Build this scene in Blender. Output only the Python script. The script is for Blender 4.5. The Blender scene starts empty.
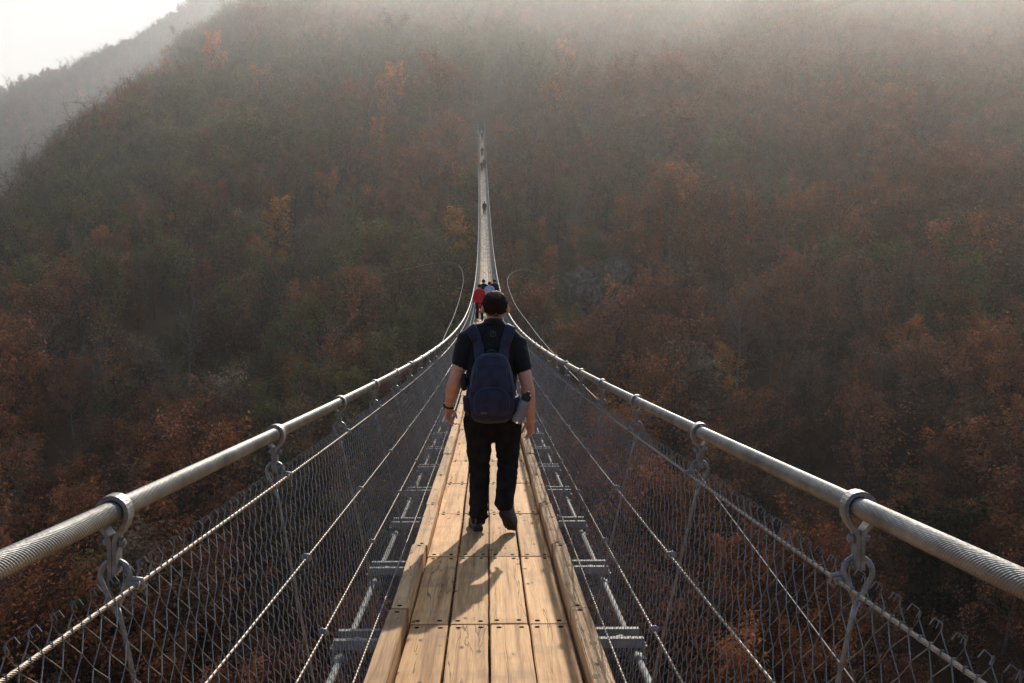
import bpy, bmesh, math, random
import numpy as np
from mathutils import Vector, Matrix, noise as mnoise

R = math.radians
scene = bpy.context.scene
col = scene.collection
rng = np.random.default_rng(7)
random.seed(7)

# ------------------------------------------------------------------ camera
F = 1100.0
PITCH, YAW = R(5.79), R(1.22)
cam = bpy.data.cameras.new('camera')
cam.sensor_width = 36.0
cam.lens = F / 1024 * 36.0
cam.clip_start, cam.clip_end = 0.05, 6000
camo = bpy.data.objects.new('camera', cam)
camo.rotation_euler = (R(90) - PITCH, 0, -YAW)
col.objects.link(camo)
scene.camera = camo
CAM_M = camo.rotation_euler.to_matrix()


def ray(px, py):
    return (CAM_M @ Vector(((px - 512) / F, -(py - 341.5) / F, -1.0))).normalized()


def at(px, py, Y):
    d = ray(px, py)
    return d * (Y / d.y)


# ------------------------------------------------------------------ helpers
class MB:
    """collects quads / tris / ngons for one mesh"""

    def __init__(self):
        self.v, self.f, self.m, self.n = [], [], [], 0

    def add(self, verts, faces, mat=0):
        verts = np.asarray(verts, float).reshape(-1, 3)
        self.v.append(verts)
        o = self.n
        self.f.extend([[i + o for i in f] for f in faces])
        self.m.extend([mat] * len(faces))
        self.n += len(verts)

    def box(self, c, s, mat=0, rot=None, bev=0.0):
        x, y, z = s[0] / 2, s[1] / 2, s[2] / 2
        if bev <= 0:
            v = np.array([[-x, -y, -z], [x, -y, -z], [x, y, -z], [-x, y, -z], [-x, -y, z], [x, -y, z], [x, y, z], [-x, y, z]])
            f = [[0, 3, 2, 1], [4, 5, 6, 7], [0, 1, 5, 4], [1, 2, 6, 5], [2, 3, 7, 6], [3, 0, 4, 7]]
        else:
            bm = bmesh.new()
            bmesh.ops.create_cube(bm, size=1)
            for q in bm.verts:
                q.co = Vector((q.co.x * s[0], q.co.y * s[1], q.co.z * s[2]))
            bmesh.ops.bevel(bm, geom=bm.edges[:], offset=bev, segments=2, affect='EDGES', profile=0.6)
            bm.verts.index_update()
            v = np.array([q.co[:] for q in bm.verts])
            f = [[q.index for q in fc.verts] for fc in bm.faces]
            bm.free()
        if rot is not None:
            v = v @ np.array(rot.to_3x3()).T
        self.add(v + np.asarray(c, float), f, mat)

    def tube(self, pts, r, n=8, mat=0, cap=True, closed=False):
        pts = np.asarray(pts, float)
        k = len(pts)
        rr = np.broadcast_to(np.asarray(r, float), (k,))
        V = ring_frames(pts, closed)
        a = np.arange(n) * 2 * math.pi / n
        vs = (pts[:, None, :] + rr[:, None, None] * (np.cos(a)[None, :, None] * V[0][:, None, :] + np.sin(a)[None, :, None] * V[1][:, None, :])).reshape(-1, 3)
        fs = []
        for i in range(k if closed else k - 1):
            j = (i + 1) % k
            for q in range(n):
                w = (q + 1) % n
                fs.append([i * n + q, i * n + w, j * n + w, j * n + q])
        if cap and not closed:
            fs.append(list(range(n - 1, -1, -1)))
            fs.append([(k - 1) * n + q for q in range(n)])
        self.add(vs, fs, mat)

    def loft(self, secs, n=16, mat=0, power=2.0, lat=(1, 0, 0)):
        """secs: (x, y, z, rx, ry); rx along the lateral axis, ry along the other"""
        pts = np.array([s[:3] for s in secs], float)
        T = np.gradient(pts, axis=0)
        T /= np.linalg.norm(T, axis=1)[:, None] + 1e-9
        L0 = np.asarray(lat, float)
        vs = []
        a = np.arange(n) * 2 * math.pi / n
        ca = np.sign(np.cos(a)) * np.abs(np.cos(a)) ** (2 / power)
        sa = np.sign(np.sin(a)) * np.abs(np.sin(a)) ** (2 / power)
        for p, t, s in zip(pts, T, secs):
            l = L0 - t * L0.dot(t)
            l /= np.linalg.norm(l)
            d = np.cross(t, l)
            vs.append(p + s[3] * ca[:, None] * l + s[4] * sa[:, None] * d)
        k = len(secs)
        fs = [[i * n + q, i * n + (q + 1) % n, (i + 1) * n + (q + 1) % n, (i + 1) * n + q] for i in range(k - 1) for q in range(n)]
        fs.append(list(range(n - 1, -1, -1)))
        fs.append([(k - 1) * n + q for q in range(n)])
        self.add(np.concatenate(vs), fs, mat)

    def sphere(self, c, r, mat=0, seg=12, rings=8):
        r = np.broadcast_to(np.asarray(r, float), (3,))
        vs = [[0, 0, -1]]
        for i in range(1, rings):
            p = math.pi * i / rings - math.pi / 2
            for j in range(seg):
                t = 2 * math.pi * j / seg
                vs.append([math.cos(p) * math.cos(t), math.cos(p) * math.sin(t), math.sin(p)])
        vs.append([0, 0, 1])
        last = len(vs) - 1
        fs = [[0, 1 + (j + 1) % seg, 1 + j] for j in range(seg)]
        for i in range(rings - 2):
            b = 1 + i * seg
            fs += [[b + j, b + (j + 1) % seg, b + seg + (j + 1) % seg, b + seg + j] for j in range(seg)]
        b = 1 + (rings - 2) * seg
        fs += [[b + j, b + (j + 1) % seg, last] for j in range(seg)]
        self.add(np.array(vs) * r + np.asarray(c, float), fs, mat)

    def mesh(self, name, mats, smooth=False):
        me = bpy.data.meshes.new(name)
        me.from_pydata(np.concatenate(self.v).tolist(), [], self.f)
        for m in mats if isinstance(mats, (list, tuple)) else [mats]:
            me.materials.append(m)
        if any(self.m):
            me.polygons.foreach_set('material_index', self.m)
        if smooth:
            me.polygons.foreach_set('use_smooth', [True] * len(me.polygons))
        me.update()
        return me

    def build(self, name, mats, parent=None, smooth=False):
        return link(name, self.mesh(name, mats, smooth), parent)


def ring_frames(pts, closed=False):
    if closed:
        T = np.roll(pts, -1, 0) - np.roll(pts, 1, 0)
    else:
        T = np.gradient(pts, axis=0)
    T = T / (np.linalg.norm(T, axis=1)[:, None] + 1e-12)
    up = np.array([0, 0, 1.0])
    U = np.empty_like(T)
    prev = None
    for i, t in enumerate(T):
        if prev is None:
            ref = up if abs(t[2]) < 0.9 else np.array([1.0, 0, 0])
        else:
            ref = prev
        u = ref - t * ref.dot(t)
        u /= np.linalg.norm(u) + 1e-12
        U[i] = u
        prev = u
    W = np.cross(T, U)
    return U, W


def np_mesh(name, V, faces_n, F_, mats, smooth=False):
    """fast mesh of equal-sized faces"""
    me = bpy.data.meshes.new(name)
    V = np.ascontiguousarray(V, np.float32)
    F_ = np.ascontiguousarray(F_, np.int32)
    me.vertices.add(len(V))
    me.vertices.foreach_set('co', V.ravel())
    nf = len(F_)
    me.loops.add(nf * faces_n)
    me.loops.foreach_set('vertex_index', F_.ravel())
    me.polygons.add(nf)
    me.polygons.foreach_set('loop_start', np.arange(nf, dtype=np.int32) * faces_n)
    me.polygons.foreach_set('loop_total', np.full(nf, faces_n, np.int32))
    if smooth:
        me.polygons.foreach_set('use_smooth', np.ones(nf, bool))
    for m in mats if isinstance(mats, (list, tuple)) else [mats]:
        me.materials.append(m)
    me.update(calc_edges=True)
    return me


def link(name, data, parent=None):
    o = bpy.data.objects.new(name, data)
    col.objects.link(o)
    if parent is not None:
        o.parent = parent
    return o


def tag(o, label=None, cat=None, group=None, kind=None):
    for k, v in (('label', label), ('category', cat), ('group', group), ('kind', kind)):
        if v:
            o[k] = v
    return o


def empty(name, loc=(0, 0, 0), rz=0):
    o = link(name, None)
    o.location = loc
    o.rotation_euler = (0, 0, rz)
    return o


def put(name, me, parent, loc=(0, 0, 0), rot=None):
    o = link(name, me, parent)
    o.location = loc
    if rot is not None:
        o.rotation_euler = rot
    return o


def seg_tubes(A, B, r, n=3):
    """many thin straight tubes at once -> verts, quads"""
    A, B = np.asarray(A, float), np.asarray(B, float)
    r = np.broadcast_to(np.asarray(r, float), (len(A),))
    T = B - A
    T /= np.linalg.norm(T, axis=1)[:, None] + 1e-12
    ref = np.where(np.abs(T[:, 2:3]) < 0.9, np.array([[0, 0, 1.0]]), np.array([[1.0, 0, 0]]))
    U = np.cross(T, ref)
    U /= np.linalg.norm(U, axis=1)[:, None] + 1e-12
    W = np.cross(T, U)
    a = np.arange(n) * 2 * math.pi / n
    off = r[:, None, None] * (np.cos(a)[None, :, None] * U[:, None, :] + np.sin(a)[None, :, None] * W[:, None, :])
    V = np.concatenate([A[:, None, :] + off, B[:, None, :] + off], axis=1)
    base = (np.arange(len(A)) * 2 * n)[:, None, None]
    q = np.arange(n)
    fq = np.stack([q, (q + 1) % n, n + (q + 1) % n, n + q], axis=1)[None]
    return V.reshape(-1, 3), (base + fq).reshape(-1, 4)


# ------------------------------------------------------------------ materials
def mat(name):
    m = bpy.data.materials.new(name)
    m.use_nodes = True
    nt = m.node_tree
    b = nt.nodes['Principled BSDF']
    return m, nt, b


def N(nt, kind, **kw):
    n = nt.nodes.new(kind)
    for k, v in kw.items():
        if k.startswith('i_'):
            n.inputs[k[2:].replace('_', ' ')].default_value = v
        else:
            setattr(n, k, v)
    return n


def ramp(nt, stops):
    r = nt.nodes.new('ShaderNodeValToRGB')
    e = r.color_ramp.elements
    while len(e) < len(stops):
        e.new(0.5)
    for q, (p, c) in zip(e, stops):
        q.position = p
        q.color = (*c, 1) if len(c) == 3 else c
    return r


def mixc(nt, fac, a, b, blend='MIX'):
    m = nt.nodes.new('ShaderNodeMix')
    m.data_type = 'RGBA'
    m.blend_type = blend
    L = nt.links.new
    for sock, val in ((m.inputs[0], fac), (m.inputs[6], a), (m.inputs[7], b)):
        if hasattr(val, 'is_linked'):
            L(val, sock)
        elif isinstance(val, (tuple, list)):
            sock.default_value = (*val, 1) if len(val) == 3 else val
        else:
            sock.default_value = val
    return m.outputs[2]


def simple(name, base, rough=0.6, metal=0.0, var=0.25, scale=8.0, bump=0.0, bscale=60.0, spec=0.5):
    m, nt, b = mat(name)
    L = nt.links.new
    tc = N(nt, 'ShaderNodeTexCoord')
    n1 = N(nt, 'ShaderNodeTexNoise', i_Scale=scale, i_Detail=5.0, i_Roughness=0.6)
    L(tc.outputs['Object'], n1.inputs['Vector'])
    dark = tuple(c * (1 - var) for c in base)
    lite = tuple(min(1, c * (1 + var)) for c in base)
    r = ramp(nt, [(0.3, dark), (0.7, lite)])
    L(n1.outputs['Fac'], r.inputs['Fac'])
    L(r.outputs['Color'], b.inputs['Base Color'])
    b.inputs['Roughness'].default_value = rough
    b.inputs['Metallic'].default_value = metal
    b.inputs['Specular IOR Level'].default_value = spec
    if bump > 0:
        n2 = N(nt, 'ShaderNodeTexNoise', i_Scale=bscale, i_Detail=4.0)
        L(tc.outputs['Object'], n2.inputs['Vector'])
        bp = N(nt, 'ShaderNodeBump', i_Strength=bump, i_Distance=0.01)
        L(n2.outputs['Fac'], bp.inputs['Height'])
        L(bp.outputs['Normal'], b.inputs['Normal'])
    return m


def wood(name, light, dark):
    m, nt, b = mat(name)
    L = nt.links.new
    tc = N(nt, 'ShaderNodeTexCoord')
    oi = N(nt, 'ShaderNodeObjectInfo')
    geo = N(nt, 'ShaderNodeNewGeometry')
    add = N(nt, 'ShaderNodeMath', operation='ADD')
    L(oi.outputs['Random'], add.inputs[0])
    L(geo.outputs['Random Per Island'], add.inputs[1])
    wn = N(nt, 'ShaderNodeTexWhiteNoise', noise_dimensions='1D')
    L(add.outputs[0], wn.inputs['W'])
    sc = N(nt, 'ShaderNodeVectorMath', operation='SCALE', i_Scale=37.0)
    L(wn.outputs['Color'], sc.inputs[0])
    va = N(nt, 'ShaderNodeVectorMath', operation='ADD')
    L(tc.outputs['Object'], va.inputs[0])
    L(sc.outputs[0], va.inputs[1])
    # grain: stretched along y, rings bent by a slow noise
    slow = N(nt, 'ShaderNodeTexNoise', i_Scale=1.1, i_Detail=2.0)
    L(va.outputs[0], slow.inputs['Vector'])
    mp = N(nt, 'ShaderNodeMapping')
    mp.inputs['Scale'].default_value = (26, 0.9, 26)
    L(va.outputs[0], mp.inputs['Vector'])
    gr = N(nt, 'ShaderNodeTexNoise', i_Scale=1.0, i_Detail=4.0, i_Roughness=0.55, i_Distortion=0.6)
    L(mp.outputs[0], gr.inputs['Vector'])
    mp2 = N(nt, 'ShaderNodeMapping')
    mp2.inputs['Scale'].default_value = (160, 5, 160)
    L(va.outputs[0], mp2.inputs['Vector'])
    fine = N(nt, 'ShaderNodeTexNoise', i_Scale=1.0, i_Detail=2.0)
    L(mp2.outputs[0], fine.inputs['Vector'])
    r = ramp(nt, [(0.30, dark), (0.48, tuple(0.35 * d + 0.65 * l for d, l in zip(dark, light))), (0.68, light)])
    L(gr.outputs['Fac'], r.inputs['Fac'])
    c1 = mixc(nt, 0.45, r.outputs['Color'], fine.outputs['Fac'], 'OVERLAY')
    # knots
    mpk = N(nt, 'ShaderNodeMapping')
    mpk.inputs['Scale'].default_value = (8.5, 3.6, 0.6)
    L(va.outputs[0], mpk.inputs['Vector'])
    vo = N(nt, 'ShaderNodeTexVoronoi', i_Scale=1.0)
    L(mpk.outputs[0], vo.inputs['Vector'])
    kr = ramp(nt, [(0.055, (1, 1, 1)), (0.12, (0, 0, 0))])
    L(vo.outputs['Distance'], kr.inputs['Fac'])
    c2 = mixc(nt, kr.outputs['Color'], c1, tuple(0.33 * d for d in dark))
    # drying cracks: narrow bands of a very stretched noise
    mpc = N(nt, 'ShaderNodeMapping')
    mpc.inputs['Scale'].default_value = (13, 0.55, 13)
    L(va.outputs[0], mpc.inputs['Vector'])
    cn = N(nt, 'ShaderNodeTexNoise', i_Scale=1.0, i_Detail=3.0, i_Distortion=0.8)
    L(mpc.outputs[0], cn.inputs['Vector'])
    cr = ramp(nt, [(0.385, (0, 0, 0)), (0.393, (1, 1, 1)), (0.401, (0, 0, 0))])
    L(cn.outputs['Fac'], cr.inputs['Fac'])
    c3 = mixc(nt, cr.outputs['Color'], c2, (0.03, 0.018, 0.01))
    # grey weathering and dirt in blotches
    wz = N(nt, 'ShaderNodeTexNoise', i_Scale=3.2, i_Detail=6.0, i_Roughness=0.65)
    L(va.outputs[0], wz.inputs['Vector'])
    wr = ramp(nt, [(0.50, (0, 0, 0)), (0.72, (0.5, 0.5, 0.5))])
    L(wz.outputs['Fac'], wr.inputs['Fac'])
    c4 = mixc(nt, wr.outputs['Color'], c3, (0.22, 0.15, 0.095))
    # each board its own tone
    tone = N(nt, 'ShaderNodeMapRange', i_To_Min=0.80, i_To_Max=1.22)
    L(wn.outputs['Value'], tone.inputs['Value'])
    c5 = mixc(nt, 1.0, c4, tone.outputs[0], 'MULTIPLY')
    L(c5, b.inputs['Base Color'])
    b.inputs['Roughness'].default_value = 0.72
    b.inputs['Specular IOR Level'].default_value = 0.12
    bp = N(nt, 'ShaderNodeBump', i_Strength=0.5, i_Distance=0.004)
    hh = mixc(nt, cr.outputs['Color'], gr.outputs['Fac'], (0, 0, 0))
    L(hh, bp.inputs['Height'])
    L(bp.outputs['Normal'], b.inputs['Normal'])
    return m


M = {}
M['wood'] = wood('deck_wood', (0.69, 0.42, 0.20), (0.36, 0.18, 0.072))
M['curb'] = wood('curb_wood', (0.62, 0.39, 0.205), (0.31, 0.165, 0.075))
M['pale_wood'] = wood('brightened_far_wood', (0.86, 0.68, 0.47), (0.60, 0.42, 0.26))  # far planks: deck wood painted lighter to stand in for sunlight lost in mist
M['screw'] = simple('screw_steel', (0.016, 0.012, 0.010), 0.9, 0.0, spec=.05)
M['galv'] = simple('galvanised_steel', (0.28, 0.295, 0.30), 0.6, 0.6, 0.3, 30, 0.15, 90)
M['strap'] = simple('clamp_steel', (0.27, 0.27, 0.26), 0.5, 0.7, 0.35, 40, 0.2, 120)
M['cable'] = simple('spiral_strand_steel', (0.27, 0.268, 0.255), 0.55, 0.6, 0.4, 7, 0.15, 150)
M['rope'] = simple('stainless_rope', (0.33, 0.285, 0.235), 0.5, 0.6, 0.3, 40)
M['wire'] = simple('fence_wire', (0.21, 0.22, 0.225), 0.45, 0.7, 0.3, 20)
M['guy'] = simple('weathered_guy_steel', (0.38, 0.36, 0.33), 0.8, 0.0, 0.3, 3)
M['dull'] = simple('dull_zinc', (0.24, 0.245, 0.24), 0.75, 0.15, 0.3, 12)
M['concrete'] = simple('concrete', (0.35, 0.34, 0.32), 0.9, 0, 0.2, 2.0, 0.3, 12)


def leaf_mat(name, source):
    """foliage: tint from the instance / the object, mottled by noise, half translucent"""
    m, nt, b = mat(name)
    L = nt.links.new
    nt.nodes.remove(b)
    out = nt.nodes['Material Output']
    if source == 'INSTANCER':
        at_ = N(nt, 'ShaderNodeAttribute', attribute_name='tint', attribute_type='INSTANCER')
        src = at_.outputs['Color']
    else:
        src = N(nt, 'ShaderNodeObjectInfo').outputs['Color']
    geo = N(nt, 'ShaderNodeNewGeometry')
    mr = N(nt, 'ShaderNodeMapRange', i_To_Min=0.75, i_To_Max=1.25)
    L(geo.outputs['Random Per Island'], mr.inputs['Value'])
    nz = N(nt, 'ShaderNodeTexNoise', i_Scale=0.55, i_Detail=3.0)
    L(geo.outputs['Position'], nz.inputs['Vector'])
    mr2 = N(nt, 'ShaderNodeMapRange', i_From_Min=0.3, i_From_Max=0.7, i_To_Min=0.6, i_To_Max=1.4)
    L(nz.outputs['Fac'], mr2.inputs['Value'])
    c = mixc(nt, 1.0, src, mr.outputs[0], 'MULTIPLY')
    c = mixc(nt, 1.0, c, mr2.outputs[0], 'MULTIPLY')
    d = N(nt, 'ShaderNodeBsdfDiffuse')
    t = N(nt, 'ShaderNodeBsdfTranslucent')
    L(c, d.inputs['Color'])
    L(c, t.inputs['Color'])
    mx = N(nt, 'ShaderNodeMixShader', i_Fac=0.45 if source == 'INSTANCER' else 0.75)
    L(d.outputs[0], mx.inputs[1])
    L(t.outputs[0], mx.inputs[2])
    L(mx.outputs[0], out.inputs['Surface'])
    return m


M['leaf_wood'] = leaf_mat('forest_leaves', 'INSTANCER')
M['leaf'] = leaf_mat('tree_leaves', 'OBJECT')
def bark(m):
    nt = m.node_tree
    b = nt.nodes['Principled BSDF']
    src = b.inputs['Base Color'].links[0].from_socket
    oi = N(nt, 'ShaderNodeObjectInfo')
    r = ramp(nt, [(.74, (0, 0, 0)), (.80, (1, 1, 1))])
    nt.links.new(oi.outputs['Random'], r.inputs['Fac'])
    nt.links.new(mixc(nt, r.outputs['Color'], src, (.30, .25, .20)), b.inputs['Base Color'])
    return m


M['bark'] = bark(simple('bark', (0.070, 0.052, 0.040), 0.95, 0, 0.4, 1.2, spec=0.05))


# ------------------------------------------------------------------ terrain
def softplus(x, k):
    return k * np.log1p(np.exp(np.clip(x / k, -40, 40)))


def fbm(X, Y, seed, scales):
    """cheap smooth noise from rotated sines, (amplitude, wavelength) pairs"""
    r = np.random.default_rng(seed)
    out = np.zeros_like(X)
    for amp, wl in scales:
        for _ in range(4):
            a = r.uniform(0, math.tau)
            w = wl * r.uniform(0.75, 1.35)
            out += amp * 0.5 * np.sin((X * math.cos(a) + Y * math.sin(a)) * math.tau / w + r.uniform(0, math.tau))
    return out


END_Y = 241.0


def ridge_x(Y):
    return -82 - 10 * (Y - 204) / 307


def height(X, Y):
    X, Y = np.asarray(X, float), np.asarray(Y, float)
    # far side of the valley: convex slope
    d = Y - 243
    z = 21 + 0.42 * d - 0.10 * softplus(d, 15)
    z = z - 0.62 * softplus(Y - 585, 14)            # crest
    near = np.exp(-((X / 22) ** 2 + ((Y - 243) / 26) ** 2))
    z = z + fbm(X, Y, 3, [(1.6, 110), (1.3, 42), (0.6, 17)]) * (1 - near)
    z = z - 1.25 * softplus(ridge_x(Y) - X + fbm(X, Y, 9, [(3.0, 60)]), 5)
    # near side of the valley, behind the camera
    zn = 24 - 0.47 * (Y + 126)
    zn = np.minimum(zn, 30 + 0.1 * (-126 - Y))
    v = np.maximum(z, zn)
    v = -70 + softplus(v + 70, 6)
    # hill farther up the valley
    zf = 116 + 0.44 * np.minimum(X + 488, 230) - 0.3 * np.maximum(X + 150, 0) - 0.40 * np.abs(Y - 1100) + fbm(X, Y, 5, [(9, 230), (4, 90)])
    return np.maximum(v, np.maximum(zf, -70))


def ground_hit(px, py, y0=70):
    d = ray(px, py)
    Y = y0
    while Y < 2000:
        p = d * (Y / d.y)
        if p.z < float(height(p.x, p.y)):
            break
        Y += 0.5
    return p


gx = np.concatenate([np.arange(-3000, -720, 60), np.arange(-720, 520, 4.5), np.arange(520, 3000, 60)])
gy = np.concatenate([np.arange(-900, 60, 12), np.arange(60, 620, 4.0), np.arange(620, 1300, 9), np.arange(1300, 4200, 60)])
GX, GY = np.meshgrid(gx, gy)
GZ = height(GX, GY)
nx, ny = len(gx), len(gy)
idx = np.arange(nx * ny).reshape(ny, nx)
FQ = np.stack([idx[:-1, :-1], idx[:-1, 1:], idx[1:, 1:], idx[1:, :-1]], -1).reshape(-1, 4)
gm, nt, b = mat('leaf_litter')
L = nt.links.new
geo = N(nt, 'ShaderNodeNewGeometry')
n1 = N(nt, 'ShaderNodeTexNoise', i_Scale=0.09, i_Detail=8.0, i_Roughness=0.7)
L(geo.outputs['Position'], n1.inputs['Vector'])
r = ramp(nt, [(0.3, (0.07, 0.042, 0.026)), (0.55, (0.15, 0.085, 0.042)), (0.75, (0.19, 0.125, 0.055))])
L(n1.outputs['Fac'], r.inputs['Fac'])
L(r.outputs['Color'], b.inputs['Base Color'])
b.inputs['Roughness'].default_value = 1.0
b.inputs['Specular IOR Level'].default_value = 0.05
terr = link('terrain', np_mesh('terrain', np.stack([GX, GY, GZ], -1).reshape(-1, 3), 4, FQ, gm, True))
tag(terr, 'steep valley sides covered in brown leaf litter under the trees', None, None, 'structure')


# ------------------------------------------------------------------ trees
def tree_parts(seed, Ht, Wd, leaves, size, crown_from=0.3, shape='round', twigs=5, leafy=1.0):
    """-> (wood verts, quads), (leaf verts, quads) of one tree, base at the origin"""
    r = np.random.default_rng(seed)
    A, B, RR = [], [], []
    top = np.array([r.uniform(-.08, .08) * Ht, r.uniform(-.08, .08) * Ht, Ht * 0.93])
    ks = np.linspace(0, 1, 8)
    bend = r.normal(0, 0.02 * Ht, (8, 3)) * ks[:, None]
    bend[:, 2] = 0
    tr = ks[:, None] * top + bend
    tr[0, 2] = -0.8
    rad = 0.022 * Ht * (1 - ks) ** 0.8 + 0.012
    for i in range(7):
        A.append(tr[i]); B.append(tr[i + 1]); RR.append((rad[i] + rad[i + 1]) / 2)
    tips = []
    nl = 15
    for q in range(nl):
        t = crown_from + (0.97 - crown_from) * (q + r.uniform(0, .8)) / nl
        s = np.array([np.interp(t, ks, tr[:, c]) for c in range(3)])
        g = (t - crown_from) / (1 - crown_from)
        if shape == 'round':
            reach = Wd / 2 * (0.55 + 0.75 * math.sin(math.pi * min(1, .15 + .8 * g)) ** 1.0) * 0.8
        elif shape == 'tall':
            reach = Wd / 2 * (1.05 - 0.75 * g)
        else:
            reach = Wd / 2 * (0.5 + 0.6 * g)
        a = q * 2.4 + r.uniform(-.5, .5)
        el = r.uniform(0.15, 0.7) + 0.5 * g
        reach *= r.uniform(0.6, 1.2)
        d = np.array([math.cos(a) * math.cos(el), math.sin(a) * math.cos(el), math.sin(el)])
        mid = s + d * reach * 0.55 + r.normal(0, .04 * Wd, 3)
        end = s + d * reach + np.array([0, 0, 0.12 * reach]) + r.normal(0, .05 * Wd, 3)
        br = np.interp(t, ks, rad) * 0.5
        A += [s, mid]; B += [mid, end]; RR += [br, br * 0.6]
        for w in range(twigs):
            p0 = s + (end - s) * r.uniform(0.35, 1)
            dd = d * 0.6 + r.normal(0, .55, 3)
            dd[2] += 0.35
            p1 = p0 + dd / np.linalg.norm(dd) * reach * r.uniform(.3, .65)
            A.append(p0); B.append(p1); RR.append(max(.014, br * 0.3))
            tips.append((p0, p1))
    wv, wf = seg_tubes(A, B, RR, 4)
    # leaf clumps round the twigs, leaving gaps between them
    T0 = np.array([t[0] for t in tips]); T1 = np.array([t[1] for t in tips])
    keep = r.uniform(0, 1, len(tips)) < leafy
    T0, T1 = T0[keep], T1[keep]
    pick = r.integers(0, len(T0), leaves)
    f = r.uniform(0.1, 1.15, leaves)[:, None]
    c = T0[pick] + (T1[pick] - T0[pick]) * f + r.normal(0, 0.055 * Wd, (leaves, 3))
    ctr = np.array([0, 0, Ht * (crown_from + .25 * (1 - crown_from))])
    nn = c - ctr; nn /= np.linalg.norm(nn, axis=1)[:, None]
    nn = nn * .9 + r.normal(0, .42, (leaves, 3)); nn /= np.linalg.norm(nn, axis=1)[:, None]
    e1 = np.cross(nn, r.normal(0, 1, (leaves, 3))); e1 /= np.linalg.norm(e1, axis=1)[:, None]
    e2 = np.cross(nn, e1)
    sz = (size * r.uniform(.5, 1.3, leaves))[:, None]
    q0 = c - e1 * sz; q1 = c + e2 * sz * .55 - e1 * sz * .1; q2 = c + e1 * sz; q3 = c - e2 * sz * .5
    lv = np.stack([q0, q1, q2, q3], 1).reshape(-1, 3)
    lf = np.arange(leaves * 4).reshape(-1, 4)
    return (wv, wf), (lv, lf)


PROTO = [  # seed, height, width, leaves, leaf size, crown start, shape, twigs, leafy share
    (11, 8.0, 6.2, 2400, .18, .22, 'round', 6, .95),
    (12, 9.0, 5.2, 2100, .17, .20, 'tall', 6, .9),
    (13, 8.5, 6.6, 1500, .16, .26, 'round', 7, .65),
    (14, 9.5, 5.6, 650, .15, .33, 'vase', 8, .5),
    (15, 7.0, 6.4, 2600, .18, .12, 'round', 6, .97),
    (16, 10.0, 6.0, 420, .15, .35, 'vase', 9, .4),
]
PARTS = [tree_parts(*a) for a in PROTO]

# tone of the wood in patches
TONES = np.array([
    (0.058, 0.034, 0.021),   # grey brown
    (0.085, 0.036, 0.018),   # red brown
    (0.050, 0.046, 0.016),   # olive
    (0.066, 0.050, 0.036),   # bare grey
    (0.112, 0.045, 0.017),   # rust
    (0.135, 0.072, 0.017),   # ochre
    (0.034, 0.040, 0.018),   # dark green
])


def tone_at(x, y, r):
    a = mnoise.noise(Vector((x / 40, y / 55, 1.7))) * 1.5
    bq = mnoise.noise(Vector((x / 32, y / 40, 9.1))) * 1.5
    w = np.array([.9, 0.9 + 2.2 * max(0, a), 0.55 + 3.2 * max(0, -a), 0.40, 0.20 + 1.2 * max(0, bq), 0.04 + .15 * max(0, bq), 0.10 + 1.6 * max(0, -a - .1)])
    w[[1, 4]] *= 1.15 + 0.6 * (x > 20)
    w[[2, 6]] *= (0.75 + 0.65 * (x < 10)) * (.45 + .55 * min(1, max(0, (y - 110) / 80)))
    w = w ** 1.7
    i = r.choice(7, p=w / w.sum())
    return TONES[i] * np.array([4.9, 4.5, 4.0]) * r.uniform(.75, 1.25)


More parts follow.
